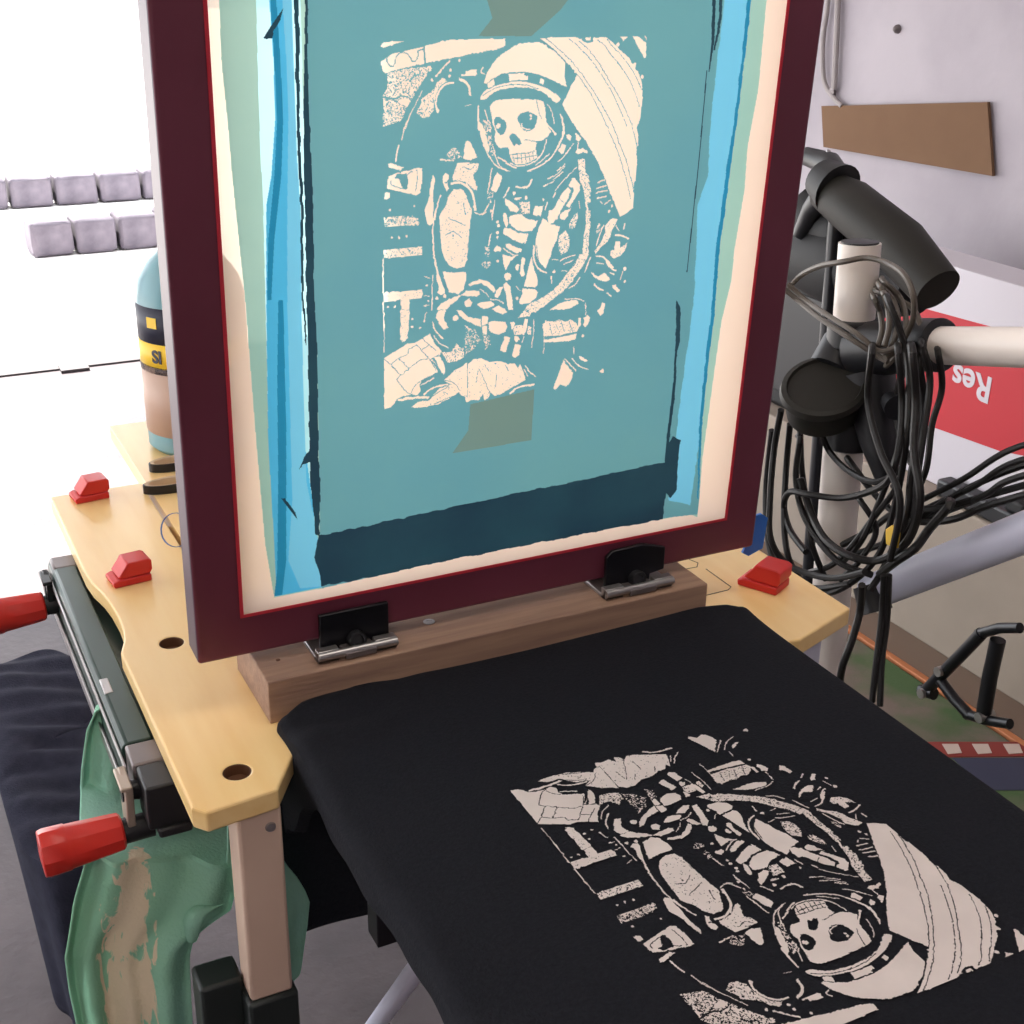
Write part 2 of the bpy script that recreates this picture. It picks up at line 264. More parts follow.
# ---------------------------------------------------------------- the printed picture (spaceman with a skull face in a cockpit)
# tile, kind (P light shape, D dark shape, L light stroke, K dark stroke, T light with specks, N speckle, O dots), size, points
ART = """
A P 0 6,17 8,13 12,11.5 29,11.5 17,15 9,18
A P 0 6,32 12,29 18,24 28,22 36,20 49,17 50,34 30,38.5 10,43.5 7,40
A K 1.1 12,30 13,34 17,38 20,34 21,28 26,23 32,24 35,28 38,32 42,31 44,25 44,21 49,20
A K 0.7 49.5,17 50.5,35
A P 0 50.5,16 60,14 72,10.5 80,9.5 102.4,9.3 133,9 133,16.5 126,19 92,25.5 80,28 52,33.5
A N .62 12,44 30,40 57,37 58,40 50,50 42,62 38,70 33,78 26,93 8,99 8,68 12,60
A P 0 25,71 30,69 34,71 34,77 27,77
A K 1.3 8,69 20,70 24,68 32,68 36,71
A N .72 48,70 55,65 60,60 63,54 69,49 73,52 66,58 62,66 60,75 60,82 55,88 50,90 46,88 42,84 46,76
A L 1.5 76,31 70,38 62,47
A L .8 48,62 44,70 40,78 36,86 33,94 31,101
A L 1.7 64,84 62,76 63,68 67,60 73,55 80,54
A L 2.4 86,50 92,53 96,58 97,66
A L 1 62,78 65,83
A L 1.6 89,46 102,46
A P 0 96,41 102,40 102,47 95,46
A O 1.3 86,31 77,41 76,47 58,51
A L .8 92,77 97,77
B P 0 4,41 12,40 12,46 0,47 0,43
B L 1 18,38 16,43 20,45
B P 0 19,54 22,44 28,34 36,25.5 46,18.5 56,14 66,12.5 78,12.2 81,14 92,22.5 102.5,33.5 101.5,42 101.5,48 104,58 98,55.5 90,51.5 80,47 70,44 60,42.5 50,42.5 40,44 33,47 27,50 22,55
C P 0 -16,8.5 -8,8 14,7 24,7.5 29,12 33,13.5 38,12 39,8 51,7 58,12 66,20 74,27 80,35 84.5,43 88,52 89,60 89,70 88,80 87,90 83,100 85,107 84.5,117 83,124 83.5,132 82,154 80,156 80.5,168 79.5,182 72,188 66,191 63,183 56,166 50,150 43,134 32,115 22,101 16,92 10,82 7,76 15,60 22,46 17,39 10,31 0,21 -10,12
C K .8 -9,9 0,16.5 10,25.5 20,36 30,49 38,61 46,74 54,88 61,103 66,117 72,132 76,146 79,158 80,166
C K .8 -17,10.5 -6,18 0,22.5 11,33 22,45 29,54.5 36,65 43,78 50,92 56,106 63,122 69,140 73,154 77,172
C K .8 14,9 22,15 28,21 37,31 46,44 55,58 62,72 69,88 73,98
C O .9 27,21 38,32 46,44 54.5,58 63,73 70,90
C K .6 24,11 34,20 42,30 50,43 58,56 66,70 72,82 78,97 82,112 84,122
C K .6 43,10 50,15 56,24 66,36 74,48 81,62 86,78
C K .5 53,10 60,18 70,29 78,40 83,49 88,60
C P 0 30,8 36,7 36,10 32,11
C P 0 66,6.5 74,6.5 70,11
C P 0 79,6 86,7 93,14 93,20 92,29 86,20
C P 0 91,5 93,7 93,11
C O 1.7 64,15 81,35 89,48
C O 1 20,43
B P 0 23,55 29,49.5 30,56 24,59
B P 0 44,45 60,44 60,51 45,52
B P 0 60,46 64,47 64,51 60,51
B P 0 77,49 81,51 79.5,56 76,54
B P 0 15,69 19,63 28,58 40,54.5 52,52.5 62,53 74,56 84,60 92,65 98,71 94,74 90,73 84,67 78,62.5 70,60 60,58.5 50,58.5 40,60 30,63 24,68 20,71 15,71
B K .6 18,67 28,60.5 40,57 52,55.5 64,57 74,60
B L 1.6 13.5,78 13,90 14,102
E P 0 13,0 17,4 20,10 24,20 25,28 24,34 20,28 16,18 14,8
E L 1 13,2 16,16 20,28 25,38 31,46 38,50 46,52
B L .9 20,82 23,92 24,98
E L .9 28,25 30,34 33,42 36,47
E N .4 18,0 26,0 27,24 30,36 27,37 24,26 21,14
E P 0 25,-14 29,-19 38,-21 50,-22 62,-21.5 74,-21 80,-19 82,-8 83,2 85,8 88,12 84,17 80,20 73,23 72,28 72,34 74,38 68,42 60,45 52,45 48,42 46,38 45,33 44,28 36,28 32,26 30,22 30,16 31,12 28,4 27,-4 26,-8
E D 0 53.5,0 54,-4 58,-7.5 64,-8.5 70,-7 74,-4 73,2 71,8 66,11 60,11 56,6
E L 1.2 57,4 60,8.5 66,9.5
E O 1.3 67,-2 67,-5
E D 0 29,0 31,-3 35,-3.5 40,0 42,3 42,8 40,14 36,15.5 33,13 32,9 30,6
E P 0 33,3 36,4 36,7 33,9 31,6
E D 0 45,17 48,13 52,15 56,20 57.5,24 55,26 52,24 50,27 48,24 45,19
E D 0 32,29 44,29 44,36 41,39 37,37 33,34
E D 0 73,23 79,23 77,34 74,35
E K .6 61,20 68,21 74,22 80,21 84,18
E K .6 73,-20 75,-9 78,-1
E L 1.1 83,20 81,28 78,35 74,39
E K .45 49,35 50,43
E K .45 53,34.5 54,43.5
E K .45 57,34 58,43.5
E K .45 61,33.5 62,43
E K .45 65,33 66,42
E K .45 69,33 70,40
E K .45 48,39 60,38.2 72,36
E K .4 46,35.5 58,34 71,32
E L 1.4 34,38 40,42 47,47 52,49
E L 1.1 46,44 54,47 62,46 70,43 76,38
E L .8 33,44 38,49 46,52
E L 1.3 83,4 88,9 92,14
E O 1.4 92,14
B L 1.2 97,86 100,94 100.5,102
E L 1.4 99,0 100,10 98,20 92,32 84,42 74,48 64,52
E L .8 72,46 80,40 86,34
B L .8 84,76 89,84 91,96
F P 0 3,31 7,24 11,26 9,32 6,35
F P 0 11,16 14,14 17,18 15,21 12,19
F L 1.2 7,0 9,8 8,16 5,22 2,27
F L 1 18,24 14,30 8,38 2,43
F L .6 22,48 14,56 6,64 0,72
F L .6 10,45 2,52
E L .5 84,60 94,55 102,47
E L .5 90,61 100,53
E L .5 80,68 92,62
F P 0 20,12 24,16 26,19 24,22 21,20
F L 1.1 23,23 23,29
F P 0 20,33 23,29 28,29 33,31 33,34 28,33 23,35
F N .78 23,40 30,40 31,52 34,58 36,72 36,84 31,86 29,72 25,60
F L 1.6 31,84 33,92 33,102
I N .8 31,0 36,0 36,14 34,30 34,46 28,46 29,30 31,14
I N .85 25,45 33,46 29,56 21,67 14,77 7,84 0,89 -9,96 -20,104 -34,106 -28,97 -14,90 -2,82 5,74 12,65 19,56
F P 0 20,59 25,66 25,72 20,80 14,89 11,88 16,80 19,72 17,69 13,68 17,60
F P 0 12,69 16,72 12,82 6,92 2,101 -4,104 -8,100 0,88 6,76
F K .6 4,80 8,84
F P 0 8,94 14,91 16,88 12,99 9,102 5,101 6,96
F L 1.3 43,64 50,61
F L 1.3 42,70 52,67
F L 1.2 42,74 53,72
F L 1.3 43,80 52,78
F L 1.2 46,84 48,85
F L 1.3 51,86 56,82
F O 1.3 58,88 55,93
F L .9 24,83 25,90
D L .9 33,0 30,8 27,20
D L 1.4 24,26 22,34 21,42
D P 0 13,45 16,44 25,47 29,49 26,51 18,50 14,48
D P 0 13,58 22,54 33,52 42,49 48,49 48,60 46,74 42,77 33,75 20,72 12,70
D D 0 22,55 32,55 34,62 33,70 28,71 27,66 24,60 20,60
D P 0 20,61 24,61 27,66 26,69 20,67 18,64
D K .6 16,62 17,66 27,70
D K .6 42,51 43,60 41,72
D K 1 33,56 36,53 38,53
D P 0 9,75 15,74 15,79 12,82 9,80
D O 1.1 15,92 40,88
D N .5 9,99 40,98 40,102 9,102
D P 0 59,56 61,60 60,68 59,76 60,84 59,98 59,104 56,108 53,106 52,100 51,97 51,90 54,83 56,74 57,62
D L 1.3 67,77 64,85 62,94 61,102
G L 1.6 62,0 59,15 59,30 60,45 63,60 66,73
D P 0 69,57 72,54 75,56 75,60 73,63 75,70 73,73 70,66
D O -1 72,64
D P 0 93,21 97,22 101,30 104,38 98,41 90,40 91,30
D L 1.2 67,40 74,41 80,41
D N .35 74,34 80,27 86,30 89,38 80,40 72,38
D T .9 84,44 94,43 106,45 104,52 100,56 103,66 105,72 100,70 92,63 84,62 79,61 81,52
D K .6 90,48 98,50 102,46
D L 2.1 78,65 86,64 94,68 99,74 101,82 102,92
D T .93 80,71 88,70 92,75 95,83 99,92 97,107 95,127 94,142 91,150 84,152 76,149 71,142 68,133 67,122 66,105 66,97 72,88 75,78
D K .7 75,100 84,104 92,108
D K .5 90,85 92,96
D K .5 72,118 80,114 88,120
G D 0 66,44 69,46 72,54 68,52
G N .6 9,9 44,8 45,15 10,17
G O 1 17,28 24,28 32,27
G N .78 8,41 48,37 48,46 9,49
G L .7 8,50 8,62
G L 1.4 8,62 8,84
G T .92 8,84 30,83 48,81 49,85 47,90 35,91 35,102 27,102 26,91 20,93 9,94
J T .88 26,0 35,0 34,20 33,28 28,33 26,30 26,12
G L .7 8,94 8,102
J L .8 8.5,0 9,25 9,43
G L .8 50,68 56,69
G L .8 50,88 55,88
G L .8 50,98 55,97
G L .9 59,66 58,85 58,102
G O 1 13,99 20,99 53,77 54,93
G P 0 62,63 66,68 69,77 71,81 71,85 67,87 64,84 65,78 63,72
G O 1.7 71,88 63,90
G P 0 69,63 80,64 93,63 93,72 90,81 85,86 76,84 73,77 71,70
G P 0 63,102 66,97 72,93 80,89 88,87 84,92 76,98 73,102
G P 0 88,87 93,83 102,83 102,88 94,88
G P 0 91,94 96,90 99,95 97,99 92,98
H P 0 3,76 8,73 16,71 24,73 29,78 31,82 29,84 26,82 22,78 16,75 9,76 5,78
H P 0 0,83 8,82 14,83 15,86 12,88 0,87
H L .8 15,81 20,84 24,88
H P 0 30,88 31,83 35,79 39,78 37,82 35,88 33,90
H P 0 39,76 42,74 46,78 48,92 49,102 44,102 42,90
H P 0 0,94 4,90 7,95 5,99 0,99
H P 0 12,96 17,94 26,93 30,96 27,99 20,101 13,98
K P 0 27,-1 34,-5 40,-1 43,2 38,4 32,2
H L .8 26,91 34,92 39,95
H L .8 28,0 27,8
H L 1.2 26,24 24,35 23,46
H N .35 20,36 25,36 24,48 20,46
H L 1.1 10,2 16,5 21,2
H O 1.5 33,12 34,16 33,23 33,28 33,52
H P 0 29,40 33,36 37,39 36,42 30,42
H N .5 16,54 26,52 26,56 22,60 17,57
H P 0 39,3 42,3 44,14 42,18 39,11
H P 0 46,6 56,4 62,8 70,10 74,11 72,16 68,21 60,22 52,20 47,15
H P 0 45,-1 53,-1 52,1.5 46,1
H P 0 70,0 79,0 74,6 69,4
H P 0 40,18 46,19 54,23 60,24 63,24 62,32 58,34 50,31 44,27 38,23
H L 1.3 64,24 61,34
H P 0 41,35 45,34 52,38 58,40 57,43 52,44 46,41 42,38
H L 1 39,39 44,43 50,46 54,46
H P 0 38,45 44,47 52,47 46,52 43,58 42,62 39,55
H P 0 40,66 44,64 47,66 46,71 42,72 40,69
H P 0 51,58 53,55 55,56 54,62 52,62
H P 0 58,48 61,49 60,60 61,66 58,68 56,64 57,56
H P 0 80,8 84,12 88,15 97,16 94,28 89,40 86,50 82,60 78,56 74,50 72,42 72,30 75,18
H L 1.5 70,36 70,48 73,57 78,62 83,64
H K .6 73,36 74,46 76,54 82,60
H P 0 68,46 69,56 72,64 74,70 74,76 72,79 60,78 63,66 66,54
H P 0 59,80 72,81 74,84 72,90 66,95 56,96 55,94 58,86
H P 0 84,10 86,0 96,0 93,8 90,13 86,14
H P 0 98,4 102,2 102,10 99,9
H L .8 52,78 56,82
H O 1.6 53,90 91,63
H L .9 89,50 95,51
H L 1.4 88,68 88,74
H L 1 97,52 102,49
I N .72 4,26 10,21 14,26 15,36 12,42 6,46 3,38 3,32
I N .6 14,14 20,4 23,2 23,8 20,18 15,20
I P 0 5,4 12,0 15,0 11,7 8,10 5,8
I L 1.1 5,52 10,49 20,46
I L 1.1 9,55 18,51
I L .8 7,62 12,62
I L 1.3 36,49 32,58 30,63
I L 1.1 25,69 20,76 14,80
I T .85 59,8 64,10 62,14 58,20 56,28 52,33 45,40 41,45 40,42 46,34 50,26 51,16 54,12
I L 1.2 49,16 45,26 42,36
I N .5 43,16 46,13 45,22 42,24
I L 1 62,16 65,21
I L 1.5 71,14 70,19
I L 1.5 61,26 67,26 75,29
I T .85 61,32 66,32 67,38 70,36 74,33 71,42 66,47 60,49 56,46 57,42 60,40
I L 1.4 42,47 49,48 53,53 58,60 62,62
I P 0 51,49 55,52 60,59 56,60 52,55
I L .9 42,54 50,55
I P 0 36,62 40,66 44,68 50,64 53,66 56,71 52,73 45,72 39,68
I L 1 56,64 60,66
I O 2 71,60
I L .9 69,63 66,72
I P 0 58,77 62,76 63,79 66,82 64,84 59,80
I O 1.2 71,73
I L 1.5 40,76 44,80 49,82
I L 1.5 53,85 57,88
I P 0 0,98 8,94 16,92 22,92 24,95 18,99 8,102 -6,102
I L 1 10,91 22,90.5 29,93
L L .5 31,3 31,15
L T .78 -13,23 0,21 5,20 10,22 16,20 22,24 24,28 22,32 12,34 4,36 -12,37
L K .6 6,22 9,32
L K .6 14,22 18,33
L K .6 -6,24 -4,34
L P 0 -12,40 0,39 10,37 22,34 20,41 10,42 0,43 -12,43
L P 0 29,18 33,15 36,18 34,23 31,28 29,26
L P 0 24,18 26,18 26,26 23,28
L P 0 48,2 51,4 49,14 46,16 43,11 46,8
L O 1.7 28,37
L L .8 19,48 19,55
L P 0 8,61 12,67 18,74 17,80 14,86 10,88 5,86 0,92 -2,90 3,76 6,68
L L 1.1 10,60 15,66 21,72
L L 1.1 17,60 24,67 34,71
L P 0 24,57 28,58 33,62 30,63 26,61
L P 0 45,72 49,70 50,74 46,74
K P 0 0,5 4,7 16,9 16,17 8,14 1,10
K P 0 17,6 23,6 23,14 17,15
K P 0 17,16 22,16 22,24 18,24
K P 0 24,12 30,11 41,12 43,17 41,22 34,25 27,23 24,19
K P 0 46,12 51,12 50,18 48,20
K T .85 51,16 58,15 60,20 57,25 50,25 49,20
K P 0 61,9 64,9 63,18 60,25 57,24
K T .85 65,16 68,18 67,25 63,24
K P 0 40,27 46,28 41,43 36,41
K P 0 50,26 54,27 56,30 52,33 50,30
K P 0 51,34 57,36 55,46 50,49 48,46
K L .8 60,27 58,33
K L .8 70,10 70,22 68,38
K L .9 82,11 81,28 80,44
K N .35 18,24 24,24 26,36 20,40
K N .3 0,15 10,20 16,30 8,40 0,46
K N .8 54,8 60,0 68,0 66,6 58,7
K T .96 8,50 16,49 24,53 36,52 44,55 50,55 54,59 56,55 59,62 62,71 54,76 46,80 40,84 30,88 26,84 24,89 20,92 18,86 14,92 6,92 2,94 0,92 0,56 4,56
K K .8 14,60 18,68 22,78 26,86
K K .6 32,66 31,78
K K .5 20,56 24,62
K K .5 13,62 11,74
K K .5 41,56 44,62
K L 2.1 46,85 54,79 62,77 70,76
K L 1.1 61,57 66,63 72,68
K L .8 60,60 64,68
J P 0 9,49 20,42 34,34 40,34 48,29 56,24 60,33 68,42 66,46 58,49 62,56 64,63 56,68 47,72 45,76 46,84 43,87 38,86 28,88 22,91 20,95 15,100 9,101
J K .8 9,50 15,55 19,53 24,49 33,45 34,40 42,36
J K .8 16,55 26,66 31,62 34,60 24,49
J K .8 34,60 46,51 54,50
J K .8 42,35 48,42 56,51 62,61
J K .6 48,29 56,36 62,41
J K .6 56,35 48,40
J K .9 22,71 30,82 37,86
J K .7 26,66 22,71
J K .8 56,51 65,45
J K .7 37,84 40,78 47,72 60,66
J K 1.4 58,52 64,60
J P 0 60,48 66,47 70,54 72,62 70,66 67,62 64,55
J L 1.4 59,12 61,20 69,29
J L 1 60,26 66,34 75,38
J P 0 63,3 66,0 72,0 70,8 72,13 75,18 70,20 66,15 62,8
J O 3 82,8
J P 0 83,0 88,0 94,6 102,9 102,15 94,11 88,8
J N .7 68,43 78,43 83,34 88,40 90,36 91,48 84,52 74,54
J L 1 92,16 98,19
J T .94 70,72 80,62 88,58 94,54 94,90 88,87 86,84 80,88 64,96 50,99 40,100 37,99 44,94 56,92 60,86 66,80 78,76
J T .95 95,55 102,50 102,92 95,90
J L 1.8 50,86 60,79 74,76
J L 2.4 24,92 36,90 54,89
J K .6 66,71 80,74 86,82
J K .6 56,90 66,83 76,78
J K .6 60,96 74,90 86,86
J K .8 94.5,56 94.5,88
J L 1.1 47,77 54,73 60,69
J O 1.2 38,9 38,17 50,11 46,18
J L 1 52,2 50,10
E L 1.1 27,50 25,60 23,75
E P 0 29,60 32,54 36,56 38,60 34,68 31,74 26,71
E N .4 24,74 29,74 26,86 22,80
E L 1.1 10,94 15,97 20,93 24,86
E L 1 1,65 6,72 9,80 11,92
E L 1.1 30,82 28,96 27,102
E O 1.4 26,93
E L 1.3 45,69 42,75 39,79
E O 1.8 50,75 62,79
E L 1.7 52,68 60,69 65,67 68,61
E L 1.4 51,81 57,80
E O 1 80,81
E P 0 41,80 46,83 53,88 55,92 52,95 46,92 41,86
E N .7 56,84 66,84 66,96 58,96 55,90
E P 0 71,88 80,88 77,98 69,97
E L 1.2 84,84 82,92
E L 1.4 92,75 90,79
E P 0 40,96 42,102 39,102
E P 0 45,99 52,96 58,97 62,102 60,106 45,106
"""
TO = dict(A=(375, 30), B=(465, 30), C=(555, 30), D=(375, 120), E=(465, 120), F=(555, 120), G=(375, 210), H=(465, 210), I=(555, 210), J=(375, 310), K=(465, 310), L=(555, 300))
S_RES = .0004
def fill(mask_shape, org, poly, res):
    """boolean raster (rows = v, cols = u) of a polygon given in plane metres; returns (slice, mask)"""
    p = (np.array(poly)-np.array(org))/res; x0, y0 = np.floor(p.min(0)-1).astype(int); x1, y1 = np.ceil(p.max(0)+1).astype(int)
    x0 = max(x0, 0); y0 = max(y0, 0); x1 = min(x1, mask_shape[1]); y1 = min(y1, mask_shape[0])
    if x1 <= x0 or y1 <= y0: return None
    X = (np.arange(x0, x1)+.5)[None]; Y = (np.arange(y0, y1)+.5)[:, None]; ins = np.zeros((y1-y0, x1-x0), bool)
    for (ax, ay), (bx, by) in zip(p, np.roll(p, -1, 0)):
        if ay == by: continue
        c = (Y >= min(ay, by)) & (Y < max(ay, by)); ins ^= c & (X < ax+(Y-ay)*(bx-ax)/(by-ay))
    return (slice(y0, y1), slice(x0, x1)), ins
def stroke(mask_shape, org, pts, w, res):
    p = (np.array(pts)-np.array(org))/res; w = w/res/2; x0, y0 = np.floor(p.min(0)-w-1).astype(int); x1, y1 = np.ceil(p.max(0)+w+1).astype(int)
    x0 = max(x0, 0); y0 = max(y0, 0); x1 = min(x1, mask_shape[1]); y1 = min(y1, mask_shape[0])
    if x1 <= x0 or y1 <= y0: return None
    X = (np.arange(x0, x1)+.5)[None]; Y = (np.arange(y0, y1)+.5)[:, None]; d = np.full((y1-y0, x1-x0), 1e9)
    if len(p) == 1: p = np.vstack([p, p+1e-3])
    for a, b in zip(p[:-1], p[1:]):
        e = b-a; t = np.clip(((X-a[0])*e[0]+(Y-a[1])*e[1])/(e@e+1e-9), 0, 1); d = np.minimum(d, np.hypot(X-a[0]-t*e[0], Y-a[1]-t*e[1]))
    return (slice(y0, y1), slice(x0, x1)), d < w
U0, V0, UW, VH = .0363, .0363, .508-2*.0363, .61-2*.0363
SH = (int(round(VH/S_RES)), int(round(UW/S_RES)))
art = np.zeros(SH, bool); ORG = (U0, V0)
nz = vnoise(SH[0], SH[1], 2.3, 1); nz2 = vnoise(SH[0], SH[1], 1.2, 2); speck = .5*nz+.5*nz2
order = np.argsort(speck.ravel()); rank = np.empty(SH[0]*SH[1]); rank[order] = np.linspace(0, 1, rank.size); rank = rank.reshape(SH)
PXM = .00074
for ln in ART.strip().split('\n'):
    t = ln.split(); ox, oy = TO[t[0]]; k = t[1]; w = float(t[2])
    P = [pf(ox+float(a)*.97656, oy+float(b)*.97656) for a, b in (q.split(',') for q in t[3:])]
    if k in 'PDTN':
        r = fill(SH, ORG, P, S_RES)
        if r is None: continue
        sl, m = r
        if k == 'P': art[sl] |= m
        elif k == 'D': art[sl] &= ~m
        elif k == 'T': art[sl] = np.where(m, rank[sl] < 1-(1-w)*.45, art[sl])
        else: art[sl] = np.where(m, rank[sl] < w, art[sl])
    elif k in 'LK':
        if len(P) > 2: P = [tuple(q) for q in smooth_path([np.array(q) for q in P], 5)]
        r = stroke(SH, ORG, P, max(w, .85)*PXM, S_RES)
        if r is None: continue
        sl, m = r
        if k == 'L': art[sl] |= m
        else: art[sl] &= ~m
    else:
        for q in P:
            r = stroke(SH, ORG, [q], abs(w)*2*PXM, S_RES)
            if r: art[r[0]] = (art[r[0]] | r[1]) if w > 0 else (art[r[0]] & ~r[1])
def warp(a, amp, cell, seed):
    dy = (vnoise(*a.shape, cell, seed)-.5)*2*amp; dx = (vnoise(*a.shape, cell, seed+1)-.5)*2*amp
    yy, xx = np.indices(a.shape)
    return a[np.clip((yy+dy).round().astype(int), 0, a.shape[0]-1), np.clip((xx+dx).round().astype(int), 0, a.shape[1]-1)]
art = warp(art, .9, 5, 11)
def rects(mask, org, res, tf, name, m, parent, maxrun=40):
    """one mesh covering the true cells of a raster; tf maps plane metres (u, v arrays) to xyz arrays"""
    V = []; n = 0; q0 = []; q1 = []; rr = []
    pad = np.zeros((mask.shape[0], 1), bool); d = np.diff(np.hstack([pad, mask, pad]).astype(np.int8), axis=1)
    ys, xs = np.where(d == 1); ye, xe = np.where(d == -1)
    u0 = org[0]+xs*res; u1 = org[0]+xe*res; v0 = org[1]+ys*res; v1 = v0+res
    U = np.stack([u0, u1, u1, u0], 1).ravel(); V = np.stack([v0, v0, v1, v1], 1).ravel()
    P = np.stack(tf(U, V), 1); n = len(xs)
    me = bpy.data.meshes.new(name); me.vertices.add(4*n); me.vertices.foreach_set('co', P.astype(np.float32).ravel())
    me.loops.add(4*n); me.loops.foreach_set('vertex_index', np.arange(4*n, dtype=np.int32))
    me.polygons.add(n); me.polygons.foreach_set('loop_start', np.arange(0, 4*n, 4, dtype=np.int32)); me.polygons.foreach_set('loop_total', np.full(n, 4, np.int32))
    me.update(calc_edges=True); me.validate()
    o = bpy.data.objects.new(name, me); COL.objects.link(o); me.materials.append(MATS[m]); o.parent = parent
    return o

# ---------------------------------------------------------------- the raised printing screen
scr = thing('printing_screen', 'large maroon framed silkscreen standing upright with teal stencil of a skeleton spaceman', 'printing screen')
scr.rotation_euler = (TILT, 0, 0)
FW, FH, FM, FT = .508, .61, .0363, .03
b = B()
b.v = []; o_ = [(0, 0), (FW, 0), (FW, FH), (0, FH)]; i_ = [(FM, FM), (FW-FM, FM), (FW-FM, FH-FM), (FM, FH-FM)]
vs = [(x, y, z) for y in (0.0, FT) for x, z in o_+i_]
fs = []
for k in range(4):
    j = (k+1) % 4
    fs += [(k, j, j+4, k+4), (k+8, k+12, j+12, j+8), (k, k+8, j+8, j), (k+4, j+4, j+12, k+12)]
b.add(vs, fs); frame = b.make('frame', 'maroon', scr, bevel=.0028, seg=3)
frame.data.materials.append(MATS['frame_side'])
for p in frame.data.polygons:
    if abs(p.normal.x) > .9 and (p.center.x < .01 or p.center.x > FW-.01): p.material_index = 1
# painter's raster of the cloth: 0 bare cloth, 1 emulsion, 2 thin, 3 pale, 4 blue, 5 deep blue, 6 light blue, 7 ink
cat = np.zeros(SH, np.int8)
jit = [(vnoise(*SH, 14, 31)-.5)*9, (vnoise(*SH, 14, 32)-.5)*9]
def area(v, pts, rough=0):
    m = np.zeros(SH, bool); r = fill(SH, ORG, [pf(*q) for q in pts], S_RES)
    m[r[0]] = r[1]
    if rough: m = warp(m, rough*.7, 14, int(pts[0][0]*7+pts[0][1]))
    cat[m] = v
L0 = [(218, -80), (219, 0), (221, 59), (227, 117), (232, 176), (238, 234), (245, 300), (251, 378), (256, 441), (260, 487), (265, 544), (274, 597)]
R0 = [(697, 517), (699, 499), (702, 458), (707, 422), (714, 370), (721, 321), (731, 280), (734, 249), (744, 190), (747, 147), (758, 88), (766, 0), (770, -80)]
area(2, L0+[(300, 592), (322, 588), (438, 561), (560, 536), (690, 514)]+R0)
G1 = [(256, -80), (256, 0), (258, 88), (260, 147), (263, 205), (265, 293), (267, 378), (268, 441), (273, 503), (277, 566), (275, 596)]
area(3, G1+[(300, 590), (320, 586), (316, 536), (313, 400), (312, 300), (304, 150), (300, 0), (300, -80)])
area(4, [(268, -80), (269, 0), (273, 59), (275, 117), (271, 176), (266, 205), (266, 300), (268, 441), (275, 560), (276, 596), (300, 591), (322, 587), (318, 560), (312, 500), (304, 440), (300, 350), (296, 300), (296, 205), (293, 120), (288, 40), (284, 0), (284, -80)])
area(6, [(282, 0), (286, 60), (288, 117), (287, 205), (287, 300), (290, 420), (292, 500), (288, 560), (300, 588), (322, 586), (318, 540), (306, 480), (303, 380), (301, 293), (300, 205), (296, 147), (292, 20), (288, -80), (278, -80)])
area(5, [(270, -80), (270, 0), (274, 59), (277, 117), (274, 176), (268, 240), (267, 300), (271, 300), (274, 240), (281, 176), (283, 117), (280, 59), (276, 0), (276, -80)])
area(5, [(283, 300), (286, 430), (286, 560), (282, 594), (274, 596), (277, 570), (278, 480), (277, 380), (278, 300)])
area(1, [(300, -80), (306, 0), (306, 100), (312, 176), (313, 293), (317, 347), (319, 487), (320, 536), (322, 588), (438, 561), (560, 537), (662, 518), (664, 463), (671, 430), (675, 376), (683, 299), (687, 272), (698, 161), (709, 70), (714, 0), (718, -80)])
area(1, [(718, -80), (714, 0), (709, 70), (698, 161), (687, 272), (683, 299), (675, 376), (664, 463), (662, 518), (697, 514), (699, 499), (702, 417), (708, 362), (714, 315), (718, 249), (728, 176), (736, 117), (742, 59), (748, 0), (750, -80)])
area(6, [(728, -80), (724, 0), (717, 59), (709, 132), (708, 176), (697, 205), (694, 293), (688, 340), (676, 430), (668, 500), (690, 505), (699, 440), (706, 362), (714, 293), (716, 249), (727, 176), (735, 117), (742, 59), (748, 0), (750, -80)], 2)
area(5, [(750, -80), (747, 0), (741, 59), (734, 117), (725, 176), (714, 260), (712, 300), (705, 360), (699, 417), (697, 499), (698, 499), (702, 417), (708, 362), (714, 315), (718, 260), (729, 176), (737, 117), (744, 59), (751, 0), (754, -80)], 2)
# ink left on the stencil
area(7, [(294, -80), (294, 0), (295, 60), (297, 147), (300, 205), (301, 293), (305, 340), (307, 347), (303, 293), (303, 205), (300, 147), (299, 60), (299, 0), (299, -80)], 2)
area(7, [(305, -80), (304, 60), (303, 117), (304, 176), (306, 293), (308, 347), (309, 440), (311, 490), (315, 534), (319, 536), (320, 487), (318, 450), (317, 347), (314, 293), (312, 176), (309, 117), (307, 60), (308, -80)], 1.5)
area(7, [(318, 536), (387, 521), (520, 492), (665, 462), (668, 480), (664, 505), (662, 519), (560, 538), (438, 562), (360, 579), (322, 586), (318, 570), (313, 556), (316, 545)], 3)
area(7, [(664, 463), (668, 442), (673, 436), (680, 440), (678, 462), (676, 490), (670, 498), (664, 492)], 3)
area(7, [(676, 300), (680, 306), (680, 340), (677, 350), (674, 400), (670, 430), (668, 450), (664, 462), (666, 440), (672, 390), (675, 345)], 1.5)
area(7, [(713, -80), (711, 40), (708, 72), (709, 72), (714, 40), (718, -80)], 1)
area(7, [(722, -80), (718, 20), (713, 50), (715, 50), (721, 20), (726, -80)], 2)
area(7, [(706, 70), (698, 161), (686, 272), (687, 272), (699, 161), (707, 70)], .6)
area(7, [(263, 38), (268, 30), (272, 24), (283, 8), (280, 20), (274, 30), (272, 38), (266, 39)], 1)
area(7, [(281, 498), (286, 505), (297, 519), (295, 512), (285, 498)], 1)
for sx_, sy_, n_ in ((303, 451, 1), (707, 460, 0)):
    if n_: area(7, [(299, 470), (305, 455), (312, 448), (316, 455), (309, 462), (303, 464)], 2)
area(8, [(485, -6), (572, -6), (560, 10), (531, 36), (478, 36), (492, 18)])
area(9, [(470, 404), (534, 389), (531, 440), (452, 453), (468, 430)])
